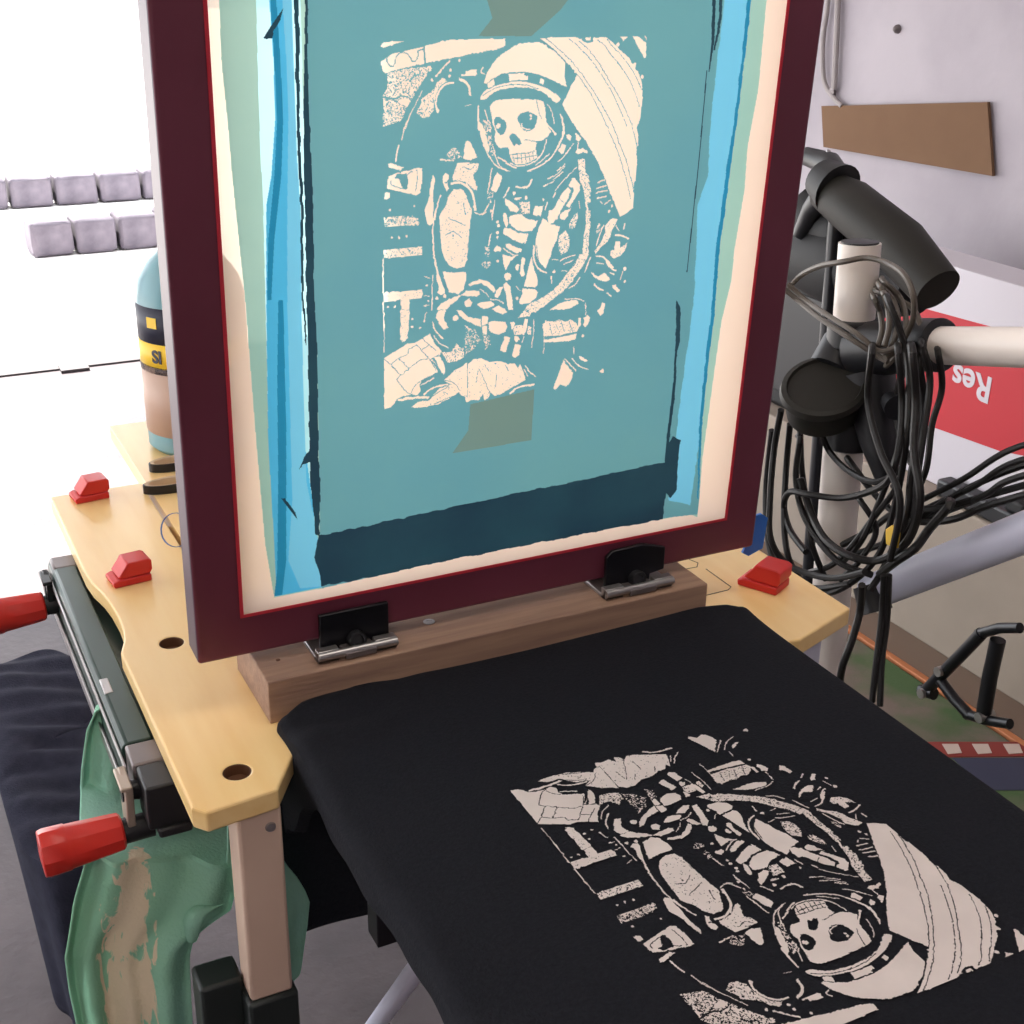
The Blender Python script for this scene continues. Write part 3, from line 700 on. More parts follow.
T = lambda y: (lambda u, v: (u, np.full_like(u, y), v))
cat[art & (cat == 1)] = 0
tfp = T(-.0006)
mesh_names = {0: ('screen_cloth', 'fabric', 'bare cream mesh cloth'), 1: ('stencil_emulsion', 'emulsion', 'teal stencil emulsion with the picture left open'), 2: ('thin_emulsion', 'emulsion_thin', 'pale green thin emulsion edge'),
              3: ('pale_emulsion', 'emulsion_pale', 'pale cyan emulsion edge'), 4: ('blue_tape', 'tape_blue', 'bright blue sealing tape'), 5: ('tape_fold', 'tape_deep', 'deep blue fold of the tape'), 6: ('sealing_tape', 'tape_light', 'light blue sealing tape'), 8: ('masking_tape', 'masking_tape', 'grey brown tape patch above the picture'), 9: ('masking_tape', 'masking_tape', 'grey brown tape patch below the picture'), 7: ('ink_smear', 'stencil_ink', 'dark ink left at the stencil edge')}
for k, (nm, mm, lb) in mesh_names.items():
    if (cat == k).any(): rects(cat == k, ORG, S_RES, tfp, nm, mm, scr)['label'] = lb
    if k == 0:
        pass
# red glue line around the opening
b = B(); w = .0026
for x0, x1, z0, z1 in ((FM-w, FW-FM+w, FM-w, FM), (FM-w, FW-FM+w, FH-FM, FH-FM+w), (FM-w, FM, FM, FH-FM), (FW-FM, FW-FM+w, FM, FH-FM)):
    b.box(x0, x1, -.0008, .0004, z0, z1)
b.make('glue_line', 'glue_red', scr, smooth=False, label='red glue line round the opening')
P = [py(*q, .0335) for q in ((752, 536), (744, 556), (750, 559), (764, 551), (768, 520), (762, 516), (755, 518))]
B().prism([(p_[0], p_[2]) for p_ in P], .0345, .037, 'y').make('painters_tape', 'blue_tape', scr, smooth=False, label='blue painter tape at the lower right corner')

# ---------------------------------------------------------------- workbench
wb = thing('folding_workbench', 'folding workbench with pale wooden jaws, green steel channel and red crank handles', 'workbench', (0, 0, 0))
JT = .017
def jaw(poly, holes, name='jaw'):
    bm = bmesh.new(); vs = [bm.verts.new((x, y, BT)) for x, y in poly]; bm.faces.new(vs)
    me = bpy.data.meshes.new(name); 
    r = bmesh.ops.extrude_face_region(bm, geom=bm.faces[:]); bmesh.ops.translate(bm, verts=[v for v in r['geom'] if isinstance(v, bmesh.types.BMVert)], vec=(0, 0, -JT))
    bmesh.ops.recalc_face_normals(bm, faces=bm.faces); bm.to_mesh(me); bm.free()
    o = bpy.data.objects.new(name, me); COL.objects.link(o); me.materials.append(MATS['bench_wood']); me.materials.append(MATS['wood_ring']); o.parent = wb
    if holes:
        c = B()
        for x, y in holes: c.lathe([(.0098, -.05), (.0098, .02)], (x, y, BT), n=28)
        me2 = bpy.data.meshes.new('c'); me2.from_pydata(c.v, [], c.f); me2.materials.append(MATS['wood_ring']); cu = bpy.data.objects.new('c', me2); COL.objects.link(cu)
        md = o.modifiers.new('h', 'BOOLEAN'); md.object = cu; md.operation = 'DIFFERENCE'; md.solver = 'EXACT'
        try: md.material_mode = 'TRANSFER'
        except Exception: pass
        bpy.context.view_layer.update(); dg = bpy.context.evaluated_depsgraph_get(); nm = bpy.data.meshes.new_from_object(o.evaluated_get(dg)); o.modifiers.clear(); o.data = nm
        bpy.data.objects.remove(cu)
    k = o.modifiers.new('b', 'BEVEL'); k.width = .0018; k.segments = 2; k.limit_method = 'ANGLE'; k.angle_limit = math.radians(50)
    return o
jaw([(-.036, .50), (-.036, .30), (-.034, .275), (-.029, .25), (-.0265, .225), (-.0255, .195), (-.0265, .17), (-.030, .15), (-.036, .132), (-.036, -.108), (-.028, -.118), (.024, -.112), (.044, -.080), (.058, -.060), (.060, .50)],
    [(.006, .13), (.004, -.079)])
jaw([(.064, .70), (.064, -.07), (.075, -.08), (.48, -.09), (.496, -.092), (.574, -.064), (.574, .70)], [(.12, .33)])
for x, y, c in ((.006, .13, 0), (.004, -.079, 0)):
    B().lathe([(.0097, 0), (.0097, .002)], (x, y, BT-.011), n=28).make('dog_hole_plug', 'wood_ring', wb, label='brown round hole in the jaw')
# steel channel under the left jaw
b = B(); b.prism([(-.060, BT-.062), (-.060, BT-.022), (-.056, BT-.018), (-.036, BT-.018), (-.036, BT-.024), (-.050, BT-.026), (-.050, BT-.062)],   .02, .38, 'y')
b.box(-.05, -.012, .02, .37, BT-.062, BT-.03)
b.make('channel', 'green_steel', wb, bevel=.0015, label='dark green steel side channel')
B().box(-.0625, -.0605, .0, .37, BT-.066, BT-.054).box(-.0625, -.0605, .0, .37, BT-.03, BT-.026).make('channel_trim', 'steel', wb, bevel=.0005, label='bright steel edge of the channel')
B().box(-.058, -.020, .355, .385, BT-.05, BT-.0175).make('channel_cap', 'grey_steel', wb, bevel=.003, label='grey steel end cap of the channel')
B().box(-.058, -.018, -.012, .018, BT-.05, BT-.018).make('slide_bracket', 'grey_steel', wb, bevel=.002, label='grey steel slide bracket')
B().box(-.056, -.020, -.046, -.013, BT-.056, BT-.0185).box(-.05, -.025, -.05, -.03, BT-.062, BT-.054).make('screw_housing', 'black_plastic', wb, bevel=.002, label='black plastic screw housing')
B().box(-.057, -.05, .10, .125, BT-.02, BT-.0175).make('channel_badge', 'steel', wb, bevel=.0008, label='small silver badge on the channel')
def crank(y, z, armm, dy, L_):
    a = B(); x = -.065
    a.prism([(y-.016, z+.004), (y+.013, z+.008), (y+.010-dy*.2, z-L_), (y-.009-dy, z-L_-.002)], x-.003, x+.003, 'x')
    a.box(x-.006, x+.003, y-.016, y+.014, z+.003, z+.0065)
    arm = a.make('crank_arm', armm, wb, bevel=.0012)
    B().lathe([(.0075, 0), (.0075, .030)], (x-.004, y-.001, z-.006), (1, 0, 0), 20).make('screw_shaft', 'black_steel', arm)
    h = B(); o = (x+.010, y-.004-dy*.6, z-L_+.006); B().lathe([(.0098, -.006), (.0098, .018)], o, (-1, .0, -.03), 20).make('collar', 'black_plastic', arm)
    B().lathe([(.0125, .0), (.0145, .002), (.0152, .010), (.0172, .040), (.0180, .041), (.0186, .056), (.0176, .060), (.004, .061)], (o[0]-.016, o[1], o[2]), (-1, 0, -.04), 9).make('handle_grip', 'red_plastic', arm, bevel=.001, label='red plastic crank grip')
    return arm
crank(-.014, -.078, 'crank_steel', .0, .044); crank(.350, -.074, 'black_steel', .008, .026)
# legs
def leg(x0, x1, y0, y1, ztop, zfoot, zb, sl, m='leg_steel'):
    g = B(); g.box(x0, x1, y0, y1, zfoot, ztop); q = g.make('leg', m, wb, bevel=.003)
    B().box(x0-.003, x1+.003, y0-.004, y1+.004, zb, zfoot+.001).make('leg_sleeve', 'dark_green_sleeve', q, bevel=.003)
    return q
leg(-.006, .027, -.108, -.078, BT-JT, -.234, FZ, 0); leg(.010, .040, .45, .48, BT-JT, -.30, FZ, 0)
leg(.515, .550, -.06, -.03, BT-JT, -.45, FZ, 0, 'tube_lilac'); leg(.515, .550, .42, .45, BT-JT, -.45, FZ, 0, 'tube_lilac')
B().box(-.040, -.007, -.092, -.062, FZ, -.222).make('lower_frame', 'dark_green_sleeve', wb, bevel=.003)
B().lathe([(.004, 0), (.0035, .0015), (0, .002)], (.018, -.108, -.080), (0, -1, 0), 16).make('screw', 'steel', wb)
for y_ in (.06, .38): B().box(.0, .53, y_, y_+.03, BT-JT-.035, BT-JT).make('cross_rail', 'green_steel', wb, bevel=.002)
# pen marks on the jaws
def outline(pts, m, parent, r=.0006, closed=True, z=BT):
    B().tube([(x, y, z+.0001) for x, y in pts], r, 5, closed=closed, cap=not closed, flat=.3).make('pen_mark', m, parent)
outline([(pz(176+15*math.cos(a), 530+17*math.sin(a), BT)[0], pz(176+15*math.cos(a), 530+17*math.sin(a), BT)[1]) for a in np.linspace(0, 6.1, 24)], 'pen_blue', wb, .0009)
outline([tuple(pz(*q, BT)[:2]) for q in ((706, 569), (731, 587), (728, 590), (699, 597))], 'pencil', wb, closed=False)
outline([tuple(pz(*q, BT)[:2]) for q in ((683, 557), (698, 563), (697, 567), (680, 570))], 'pencil', wb, closed=False)

# ---------------------------------------------------------------- batten and hinge clamps
bt = thing('wooden_batten', 'long grey brown wooden batten lying across the bench under the screen', 'batten')
B().box(.044, .440, -.029, .062, BT, -.010).make('plank', 'batten_wood', bt, bevel=.0012)
B().lathe([(.0048, 0), (.0048, .0006), (.0026, .0006), (.0024, .0002)], tuple(pz(429, 622, -.010)), n=20).make('screw', 'steel', bt, label='small silver screw in the batten')
B().lathe([(.0018, 0), (.0018, .0003)], tuple(pz(278, 660, -.010)), n=12).make('nail_hole', 'wood_ring', bt)
def clamp(x0, x1, lab, chop):
    c = thing('hinge_clamp', lab, 'clamp', (x0, 0, -.010))
    w = x1-x0
    pl = [(0, .003), (w, .004), (w, .035), (0, .035)] if not chop else [(0, .006), (w*.74, .002), (w*.76, .010), (w, .012), (w, .033), (w*.62, .040), (w*.1, .039), (0, .034)]
    B().prism(pl, -.0085, -.0045, 'y').make('jaw_plate', 'black_steel', c, bevel=.0008, label='black steel jaw plate')
    B().prism([(p[0], p[1]) for p in pl], .031, .034, 'y').make('back_plate', 'black_steel', c, bevel=.0008)
    B().box(-.006, w*.20, -.020, .028, 0, .004).box(-.006, w*.20, -.020, -.012, .0, .010).make('hinge_leaf', 'steel', c, bevel=.0008)
    B().box(w*.86-.008, w+.002, -.020, .028, 0, .004).box(w*.86-.008, w+.002, -.020, -.012, .0, .010).make('hinge_leaf', 'steel', c, bevel=.0008)
    B().box(w*.27, w*.72, -.024, -.004, .001, .0065).make('hinge_knuckle', 'grey_steel', c, bevel=.001)
    B().lathe([(.0035, -.006), (.0035, w+.002)], (0, -.020, .006), (1, 0, 0), 16).make('hinge_pin', 'steel', c)
    B().lathe([(.0075, 0), (.0075, .006), (.0062, .008), (.0045, .008), (.004, .0055), (0, .0055)], (w*.5, -.009, .0095), (0, -1, .25), 20).make('clamp_knob', 'black_plastic', c)
    return c
clamp(.093, .150, 'black plate hinge clamp gripping the screen frame at its left end', False)
clamp(.348, .407, 'black hinge clamp with chamfered plate nearer the right frame corner', True)

# ---------------------------------------------------------------- vise pegs
def peg(loc, rot, s, lab):
    t = thing('vise_peg', lab, 'vise peg', loc, 'red vise pegs on the bench'); t.rotation_euler = (0, 0, rot); t.scale = (s, s, s)
    B().prism([(-.020, 0), (.015, 0), (.015, .007), (-.016, .007), (-.021, .005)], -.013, .013, 'y').make('peg_base', 'peg_red', t, bevel=.0012)
    B().prism([(-.010, .0075), (.0145, .0075), (.0165, .011), (.0165, .020), (.013, .022), (-.006, .022), (-.0085, .018), (-.0155, .009)], -.012, .012, 'y').make('peg_jaw', 'peg_red', t, bevel=.001)
    B().lathe([(.009, -.03), (.009, .0005)], (0, 0, 0), n=16).make('peg_shaft', 'peg_red', t)
    return t
p = pz(92, 497, BT); peg((p[0], p[1], BT+.0002), .12, 1, 'red plastic vise peg at the far left end of the bench')
p = pz(132, 579, BT); peg((p[0], p[1], BT+.0002), .12, 1, 'red plastic vise peg on the left jaw nearest the screen frame')
p = pz(766, 586, BT); peg((p[0], p[1], BT+.0002), math.radians(298), 1.12, 'red plastic vise peg on the right end of the bench')

# ---------------------------------------------------------------- bottle and scissors
bo = thing('paint_bottle', 'pale blue plastic jug with dark and yellow label behind the frame', 'bottle', (.152, .60, BT+.0003))
R_ = .060
B().lathe([(.0, .0), (R_-.006, .0), (R_, .006), (R_, .155), (R_+.001, .178), (R_-.004, .198), (R_-.018, .218), (.024, .234), (.016, .240), (.016, .252)], (0, 0, 0), n=48).make('bottle_body', 'bottle', bo)
B().lathe([(.018, .250), (.018, .270), (.016, .272), (0, .272)], (0, 0, 0), n=24).make('cap', 'black_plastic', bo)
def band(z0, z1, m, nm):
    q = B(); n = 40; P = np.zeros((2, n, 3)); a = np.linspace(math.radians(128), math.radians(395), n)
    for i, z in enumerate((z0, z1)): P[i, :, 0] = (R_+.0006)*np.cos(a); P[i, :, 1] = (R_+.0006)*np.sin(a); P[i, :, 2] = z
    return q.grid(P).make(nm, m, bo, solid=.0006)
band(.024, .105, 'label_tan', 'label_picture'); band(.105, .133, 'label_yellow', 'label_band'); band(.133, .174, 'label_dark', 'label_title'); band(.098, .106, 'label_dark', 'label_stripe')
def text_on(s, size, m, parent, Mx, name='lettering', ext=.0004, bold=0):
    cu = bpy.data.curves.new(name, 'FONT'); cu.body = s; cu.size = size; cu.extrude = ext; cu.offset = bold; cu.align_x = 'CENTER'; cu.align_y = 'CENTER'
    o = bpy.data.objects.new('tmp', cu); COL.objects.link(o); bpy.context.view_layer.update()
    me = bpy.data.meshes.new_from_object(o.evaluated_get(bpy.context.evaluated_depsgraph_get())); bpy.data.objects.remove(o)
    q = bpy.data.objects.new(name, me); COL.objects.link(q); me.materials.clear(); me.materials.append(MATS[m]); q.parent = parent; q.matrix_local = Mx
    return q
def face_M(loc, right, up):
    r = Vector(right).normalized(); u = Vector(up).normalized(); n = r.cross(u); m_ = Matrix.Identity(4)
    for i in range(3): m_[i][0] = r[i]; m_[i][1] = u[i]; m_[i][2] = n[i]; m_[i][3] = loc[i]
    return m_
ang = math.radians(206)
text_on('SI', .020, 'label_dark', bo, face_M(((R_+.0012)*math.cos(ang+.16), (R_+.0012)*math.sin(ang+.16), .118), (-math.sin(ang+.16), math.cos(ang+.16), 0), (0, 0, 1)), bold=.0006)
q = B(); q.box(-.007, .007, -.0003, .0003, -.006, .006); o = q.make('label_mark', 'label_yellow', bo, smooth=False); o.matrix_local = face_M(((R_+.001)*math.cos(ang+.1), (R_+.001)*math.sin(ang+.1), .157), (-math.sin(ang+.1), math.cos(ang+.1), 0), (0, 0, 1)) @ Matrix.Rotation(math.pi/2, 4, 'X')
sc = thing('scissors', 'black handled scissors with tan inner grips lying on the bench behind the frame', 'scissors', (0, 0, 0))
def loop(cx, cy, a, bb, rot):
    n = 36; o_ = []
    for k in range(n):
        t = 2*math.pi*k/n; x, y = a*math.cos(t), bb*math.sin(t); o_.append((cx+x*math.cos(rot)-y*math.sin(rot), cy+x*math.sin(rot)+y*math.cos(rot)))
    ring = B(); v = []; f = []
    for (x, y) in o_:
        dx, dy = x-cx, y-cy; l = math.hypot(dx, dy)
        for d, z in ((0, 0), (0, .009), (-.003, .0095), (-.0055, .0085), (-.0055, 0)): v.append((x+dx/l*d, y+dy/l*d, BT+.0005+z))
    for k in range(n):
        for j in range(5): k2 = (k+1) % n; j2 = (j+1) % 5; f.append((k*5+j, k2*5+j, k2*5+j2, k*5+j2))
    h = ring.add(v, f).make('handle_loop', 'black_plastic', sc)
    v = []; f = []
    for (x, y) in o_:
        dx, dy = x-cx, y-cy; l = math.hypot(dx, dy)
        for d, z in ((-.0018, .0098), (-.0056, .0092), (-.0075, .005), (-.0056, .001)): v.append((x+dx/l*d, y+dy/l*d, BT+.0005+z))
    for k in range(n):
        for j in range(4): k2 = (k+1) % n; j2 = (j+1) % 4; f.append((k*4+j, k2*4+j, k2*4+j2, k*4+j2))
    B().add(v, f).make('inner_grip', 'scissor_tan', h)
p1 = pz(140, 488, BT+.005); p2 = pz(145, 468, BT+.005)
loop(p1[0]+.042, p1[1]-.004, .040, .014, .04); loop(p2[0]+.040, p2[1]+.002, .036, .014, .10)
B().prism([(p1[0]+.08, p1[1]-.006), (p1[0]+.10, p1[1]-.002), (p1[0]+.20, p1[1]+.03), (p1[0]+.10, p1[1]+.012), (p1[0]+.08, p1[1]+.006)], BT+.002, BT+.004, 'z').make('blade', 'steel', sc)
B().prism([(p2[0]+.07, p2[1]-.008), (p2[0]+.10, p2[1]-.016), (p2[0]+.20, p2[1]-.02), (p2[0]+.10, p2[1]-.003), (p2[0]+.07, p2[1]+.006)], BT+.0045, BT+.006, 'z').make('blade', 'steel', sc)

# ---------------------------------------------------------------- shirt on its board
TS = -.035
ts = thing('black_shirt', 'black cotton T-shirt stretched over a board with white spaceman print', 'T-shirt', (.26, -.35, TS))
xs = np.linspace(0, 1, 110); ysn = np.linspace(0, 1, 130)
far = [(285, 708), (300, 697), (346, 683), (402, 658), (470, 632), (500, 621), (560, 617), (605, 612), (660, 605), (725, 599), (734, 601)]
fp = np.array([pz(a, c, TS+.006) for a, c in far]); 
XL, XR, YN = .046, .4735, -.80
Pm = np.zeros((len(ysn), len(xs), 3))
def ro(sd): return vnoise(len(ysn), len(xs), 9, sd)-.5
fold = ro(3)*.003
for i, t in enumerate(ysn):
    X = XL+(XR-XL)*xs; yf = np.interp(X, fp[:, 0], fp[:, 1]); y = yf+(YN-yf)*(t**1.15)
    d = yf-y; z = TS+.006*np.exp(-d/.02)
    edge = np.minimum(xs*(XR-XL), 1); z = z-.006*np.exp(-edge/.004)-.0035*np.exp(-((XR-XL)-edge)/.004)-.010*np.exp(-d/.0025)
    wr = .0030*np.sin((d*110+X*22+2*np.sin(X*40)))*np.exp(-((X-XL)/.09)**2)*np.exp(-((d-.035)/.035)**2)+.0012*np.sin(d*28+X*9)*np.exp(-((d-.10)/.09)**2)*np.exp(-((X-XL)/.12)**2)
    z = z+wr+fold[i]*np.exp(-((X-XL)/.06)**2)*.8
    Pm[i, :, 0] = X+.0015*np.sin(d*30)*np.exp(-edge/.02)-.012*np.exp(-edge/.02)*np.clip(.04-d, 0, 1)*0; Pm[i, :, 1] = y; Pm[i, :, 2] = z
Pm -= np.array(ts.location)
top = B().grid(Pm).make('shirt_body', 'shirt_black', ts)
# edges that wrap round the board
for col, sx_ in ((0, 1), (-1, -1)):
    E_ = Pm[:, col]; dd = E_[0, 1]-E_[:, 1]; ex = (.075*np.exp(-(dd/.05)**2) if col == 0 else 0*dd)
    def off(x, z, k): o_ = np.zeros_like(E_); o_[:, 0] = x*sx_+.001*np.sin(dd*90)*k; o_[:, 2] = z-ex*k; return E_+o_
    G = np.stack([E_, off(-.0015, -.008, .1), off(-.001, -.016, .5), off(.001, -.022, 1), off(.010, -.026, 1)], 1)
    B().grid(G).make('shirt_side', 'shirt_black', ts)
# the tail hanging down in front of the bench
n1, n2 = 90, 30; Q = np.zeros((n2, n1, 3)); xx = np.linspace(.036, .47, n1)
yfx = np.interp(xx, fp[:, 0], fp[:, 1])
for i in range(n2):
    t = i/(n2-1); zb = np.full_like(xx, -.306); zt = -.085
    Q[i, :, 0] = xx-.010*t*np.exp(-(xx-.036)/.02); Q[i, :, 2] = zt+(zb-zt)*t
    Q[i, :, 1] = .030+.002*np.sin(xx*60+2*t)*t
Q -= np.array(ts.location)
B().grid(Q).make('shirt_tail', 'shirt_black', ts, solid=.0012)
# print: the stencil picture folded down about the hinge
dxp, dyp = .013, .0143
def tfprint(u, v):
    u = .1498+(u-.1498)*1.045; v = .1871+(v-.1871)*1.05
    return (u+dxp-ts.location.x, -v-dyp-ts.location.y, np.full_like(u, .0011))
art2 = art.copy(); rects(art2, ORG, S_RES, tfprint, 'ink_print', 'print_ink', ts)['label'] = 'white ink print of a skeleton spaceman'
# board and its leg
bd = thing('print_board', 'board under the black shirt with a pale metal tube leg', 'printing board', (.26, -.35, TS-.026))
B().box(XL+.006-.26, XR-.006-.26, YN+.01+.35, -.045+.35, 0, .018).make('board', 'batten_wood', bd)
a1 = px(432, 948, .12); a2 = px(372, 1030, .12)
loc = np.array(bd.location); dv = (a2-a1)/np.linalg.norm(a2-a1)
def to_z(p, d, z): return p+d*(z-p[2])/d[2]
B().tube([to_z(a1, dv, TS-.026)-loc, to_z(a2, dv, FZ+.01)-loc], .0085, 16).make('leg', 'tube_lilac', bd, label='pale lilac tube leg')
B().tube([to_z(a1, dv, TS-.026)-loc+np.array([.25, 0, 0]), to_z(a2, dv, FZ+.01)-loc+np.array([.25, 0, 0])], .0085, 16).make('leg', 'tube_lilac', bd)
c1 = py(388, 915, -.17)-loc
B().box(c1[0]-.012, c1[0]+.012, c1[1]-.01, c1[1]+.01, c1[2]-.018, 0).make('leg_bracket', 'black_steel', bd, bevel=.001)

# ---------------------------------------------------------------- green shirt hanging from the bench
def curtain(rows, ydepth, nx=70, ny=90, amp=.010, wob=5, seed=5, yshift=None):
    """rows: list of (y_px, xl_px, xr_px); cloth hanging about the vertical plane Y = ydepth with folds"""
    rows = np.array(rows, float); t = np.linspace(rows[0, 0], rows[-1, 0], ny); xl = np.interp(t, rows[:, 0], rows[:, 1]); xr = np.interp(t, rows[:, 0], rows[:, 2])
    nf = vnoise(ny, nx, 12, seed)-.5; P = np.zeros((ny, nx, 3))
    for i in range(ny):
        for j in range(nx):
            s = j/(nx-1); g = min(1, i/(ny*.25))
            yy = amp*math.sin(s*wob*2*math.pi+i*.02)*g*.6+amp*1.6*nf[i, j]+(yshift(s, i/(ny-1)) if yshift else 0)
            yb = ydepth(t[i]) if callable(ydepth) else ydepth; P[i, j] = py(xl[i]+(xr[i]-xl[i])*s, t[i], yb); P[i, j, 1] = yb+yy
    return P
gs = thing('green_shirt', 'green T-shirt with beige paint streaks hanging under the workbench', 'T-shirt', (-.05, -.02, -.13))
rows = [(704, 106, 118), (712, 94, 140), (730, 87, 170), (770, 82, 200), (830, 80, 262), (868, 86, 282), (884, 82, 292), (900, 76, 226), (930, 72, 204), (960, 66, 192), (1000, 72, 190), (1075, 88, 196)]
# main cloth
rows_a = [(704, 106, 116), (712, 95, 150), (730, 87, 180), (770, 82, 215), (830, 80, 236), (868, 86, 240), (884, 82, 238), (912, 75, 232), (925, 73, 214), (940, 70, 196), (960, 66, 191), (1000, 72, 190), (1075, 88, 196)]
Pa = curtain(rows_a, lambda q: float(np.interp(q, [700, 790, 860, 1080], [.12, .10, -.004, -.01])), amp=.007, wob=3.2, yshift=lambda s, t: .010*math.exp(-((s-.08)/.06)**2)-.012*math.exp(-((s-.75)/.2)**2)*t)
Pa -= np.array(gs.location)
o = B().grid(Pa).make('shirt_cloth', 'green_cotton', gs, solid=.0016)
at = o.data.attributes.new('paint', 'FLOAT', 'POINT')
ys_ = np.repeat(np.linspace(704, 1075, 90), 70); ss = np.tile(np.linspace(0, 1, 70), 90)
xsx = np.interp(ys_, [r[0] for r in rows_a], [r[1] for r in rows_a]); xse = np.interp(ys_, [r[0] for r in rows_a], [r[2] for r in rows_a]); xp = xsx+(xse-xsx)*ss
cx_ = np.interp(ys_, [840, 900, 1075], [138, 128, 128]); hw = np.interp(ys_, [835, 860, 900, 1075], [6, 26, 36, 40]); val = np.clip(1.25-np.abs(xp-cx_)/hw, 0, 1)*np.clip((ys_-838)/14, 0, 1)
at.data.foreach_set('value', val.astype(np.float32))
rows_b = [(800, 226, 262), (850, 228, 276), (868, 228, 288), (880, 230, 298), (893, 234, 306), (905, 238, 311), (930, 242, 309), (950, 246, 305), (974, 250, 300), (978, 262, 297)]
Pb = curtain(rows_b, -.012, nx=40, ny=50, amp=.006, wob=2.1, seed=9); Pb -= np.array(gs.location)
B().grid(Pb).make('shirt_sleeve', 'green_cotton', gs, solid=.0016, label='blue green sleeve behind the bench leg')
hem = [py(a, c, -.018)-np.array(gs.location) for a, c in ((192, 940), (193, 922), (200, 912), (212, 908), (226, 903))]
B().tube(smooth_path(hem, 6), [.004+.004*math.sin(k*.2) for k in range(25)], 10).make('rolled_hem', 'green_cotton', gs)
B().box(.0, .53, -.102, -.086, -.60, -.57).make('lower_rail', 'dark_green_sleeve', wb, bevel=.001)

# ---------------------------------------------------------------- dark garment on a stool, behind the bench
dg_ = thing('draped_garment', 'slate navy cloth garment draped over a low trestle on the left floor', 'garment', (-.066, .515, -.350))
nx_, ny_ = 120, 70; P = np.zeros((ny_, nx_, 3))
for i in range(ny_):
    s = i/(ny_-1)
    for j in range(nx_):
        a = 2*math.pi*j/(nx_-1); e = 2/3.4
        ca, sa = math.cos(a), math.sin(a); ux = abs(ca)**e*math.copysign(1, ca); uy = abs(sa)**e*math.copysign(1, sa)
        if s < .6: r = s/.6; zz = -.010*r**5; g = 0
        else: g = (s-.6)/.4; r = 1; zz = -.010-.225*g
        wv = .0028*math.sin(ux*r*4+uy*r*15+2*math.sin(uy*r*5))+.0022*math.sin(uy*r*31+3*ux*r)
        k = .012*math.sin(a*9+1)*g
        P[i, j] = (ux*(.068*r+.004*g+k*.4)+.024*g*max(0, -ca), uy*(.235*r+.02*g+k), zz+(wv if s < .62 else 0))
B().grid(P).make('garment_cloth', 'shirt_navy', dg_, solid=.002)
st = thing('trestle', 'low trestle under the slate navy garment', 'trestle', (-.066, .515, FZ))
B().box(-.045, .045, -.20, .20, .43, .462).make('beam', 'batten_wood', st, bevel=.004)
for x in (-.010, .030):
    for y in (-.14, .16): B().box(x-.010, x+.010, y-.015, y+.015, .0, .43).make('leg', 'batten_wood', st)

# ---------------------------------------------------------------- tube rack with clamps
RX = .95
rk = thing('tube_rack', 'white metal tube rack with black joint clamps behind the bench', 'rack', (RX, .42, FZ))
RL = np.array(rk.location)
tA = px(860, 243, RX); tB = px(839, 500, RX); tC = px(826, 660, RX)
vdir = (tB-tA)/np.linalg.norm(tB-tA)
B().tube([tA-RL, tB-RL, to_z(tB, (tC-tB), FZ)-RL], .0265, 32).make('upright_tube', 'tube_white', rk)
B().lathe([(.0235, 0), (.0235, .002), (.018, .003), (0, .003)], tuple(tA-RL), tuple(-vdir), 28).make('tube_cap', 'black_plastic', rk, label='dark plug in the tube end')
h0 = px(925, 345, RX); h1 = px(1010, 347, RX); hd = (h1-h0)/np.linalg.norm(h1-h0)
B().tube([h0-RL, h0+hd*.55-RL], .0225, 28).make('cross_tube', 'tube_white', rk)
c0 = px(872, 592, RX+.02); c1 = px(1010, 538, RX+.02); cd = (c1-c0)/np.linalg.norm(c1-c0)
B().tube([c0-RL, c0+cd*.50-RL], .024, 28).make('lower_tube', 'tube_lilac', rk)
def along(p, q, t): return p+(q-p)*t
j0 = px(855, 318, RX); j1 = px(852, 346, RX)
B().lathe([(.030, 0), (.034, .002), (.034, .034), (.030, .037)], tuple(j0-RL), tuple(vdir), 32).make('clamp_collar', 'black_plastic', rk)
B().tube([px(852, 352, RX)-RL, px(850, 430, RX)-RL], [.036, .033], 28).make('clamp_body', 'black_plastic', rk)
B().tube([px(862, 350, RX)-RL, h0-RL+hd*.004], [.036, .030], 24).make('clamp_arm', 'black_plastic', rk)
B().lathe([(.028, -.018), (.032, -.016), (.032, .012), (.028, .014)], tuple(px(933, 345, RX)-RL), tuple(hd), 32).make('clamp_ring', 'black_plastic', rk)
B().lathe([(.031, -.02), (.034, -.018), (.034, .018), (.031, .02)], tuple(px(850, 432, RX)-RL), tuple(vdir), 32).make('clamp_collar', 'black_plastic', rk)
B().tube([px(868, 372, RX)-RL, px(880, 440, RX)-RL, px(886, 478, RX)-RL], [.034, .026, .014], 24).make('clamp_block', 'black_plastic', rk)
B().tube([px(845, 345, RX)-RL, px(830, 372, RX-.03)-RL], [.03, .03], 20).make('clamp_jaw', 'black_plastic', rk)
B().tube([px(890, 400, RX-.01)-RL, px(897, 408, RX-.02)-RL], [.012, .016], 16).make('wing_knob', 'black_plastic', rk)
B().tube([px(868, 585, RX)-RL, px(876, 612, RX)-RL], [.020, .022], 18).make('clamp_foot', 'black_plastic', rk)

pd = thing('round_pad', 'round black rubber pad with raised rim clamped in front of the rack upright', 'pad', tuple(px(824, 392, RX-.06)))
ax_ = Vector((-.35, -.35, .87)).normalized()
B().lathe([(.0, -.050), (.030, -.048), (.043, -.036), (.046, -.004), (.049, .0), (.052, .004), (.050, .012), (.044, .014), (.042, .010), (.0, .011)], (0, 0, 0), ax_, 40, sx=1.1).make('pad_shell', 'pad_black', pd)
B().tube([(.0, .0, -.03), tuple(np.array(px(848, 400, RX))-np.array(pd.location))], .015, 14).make('pad_mount', 'black_plastic', pd)

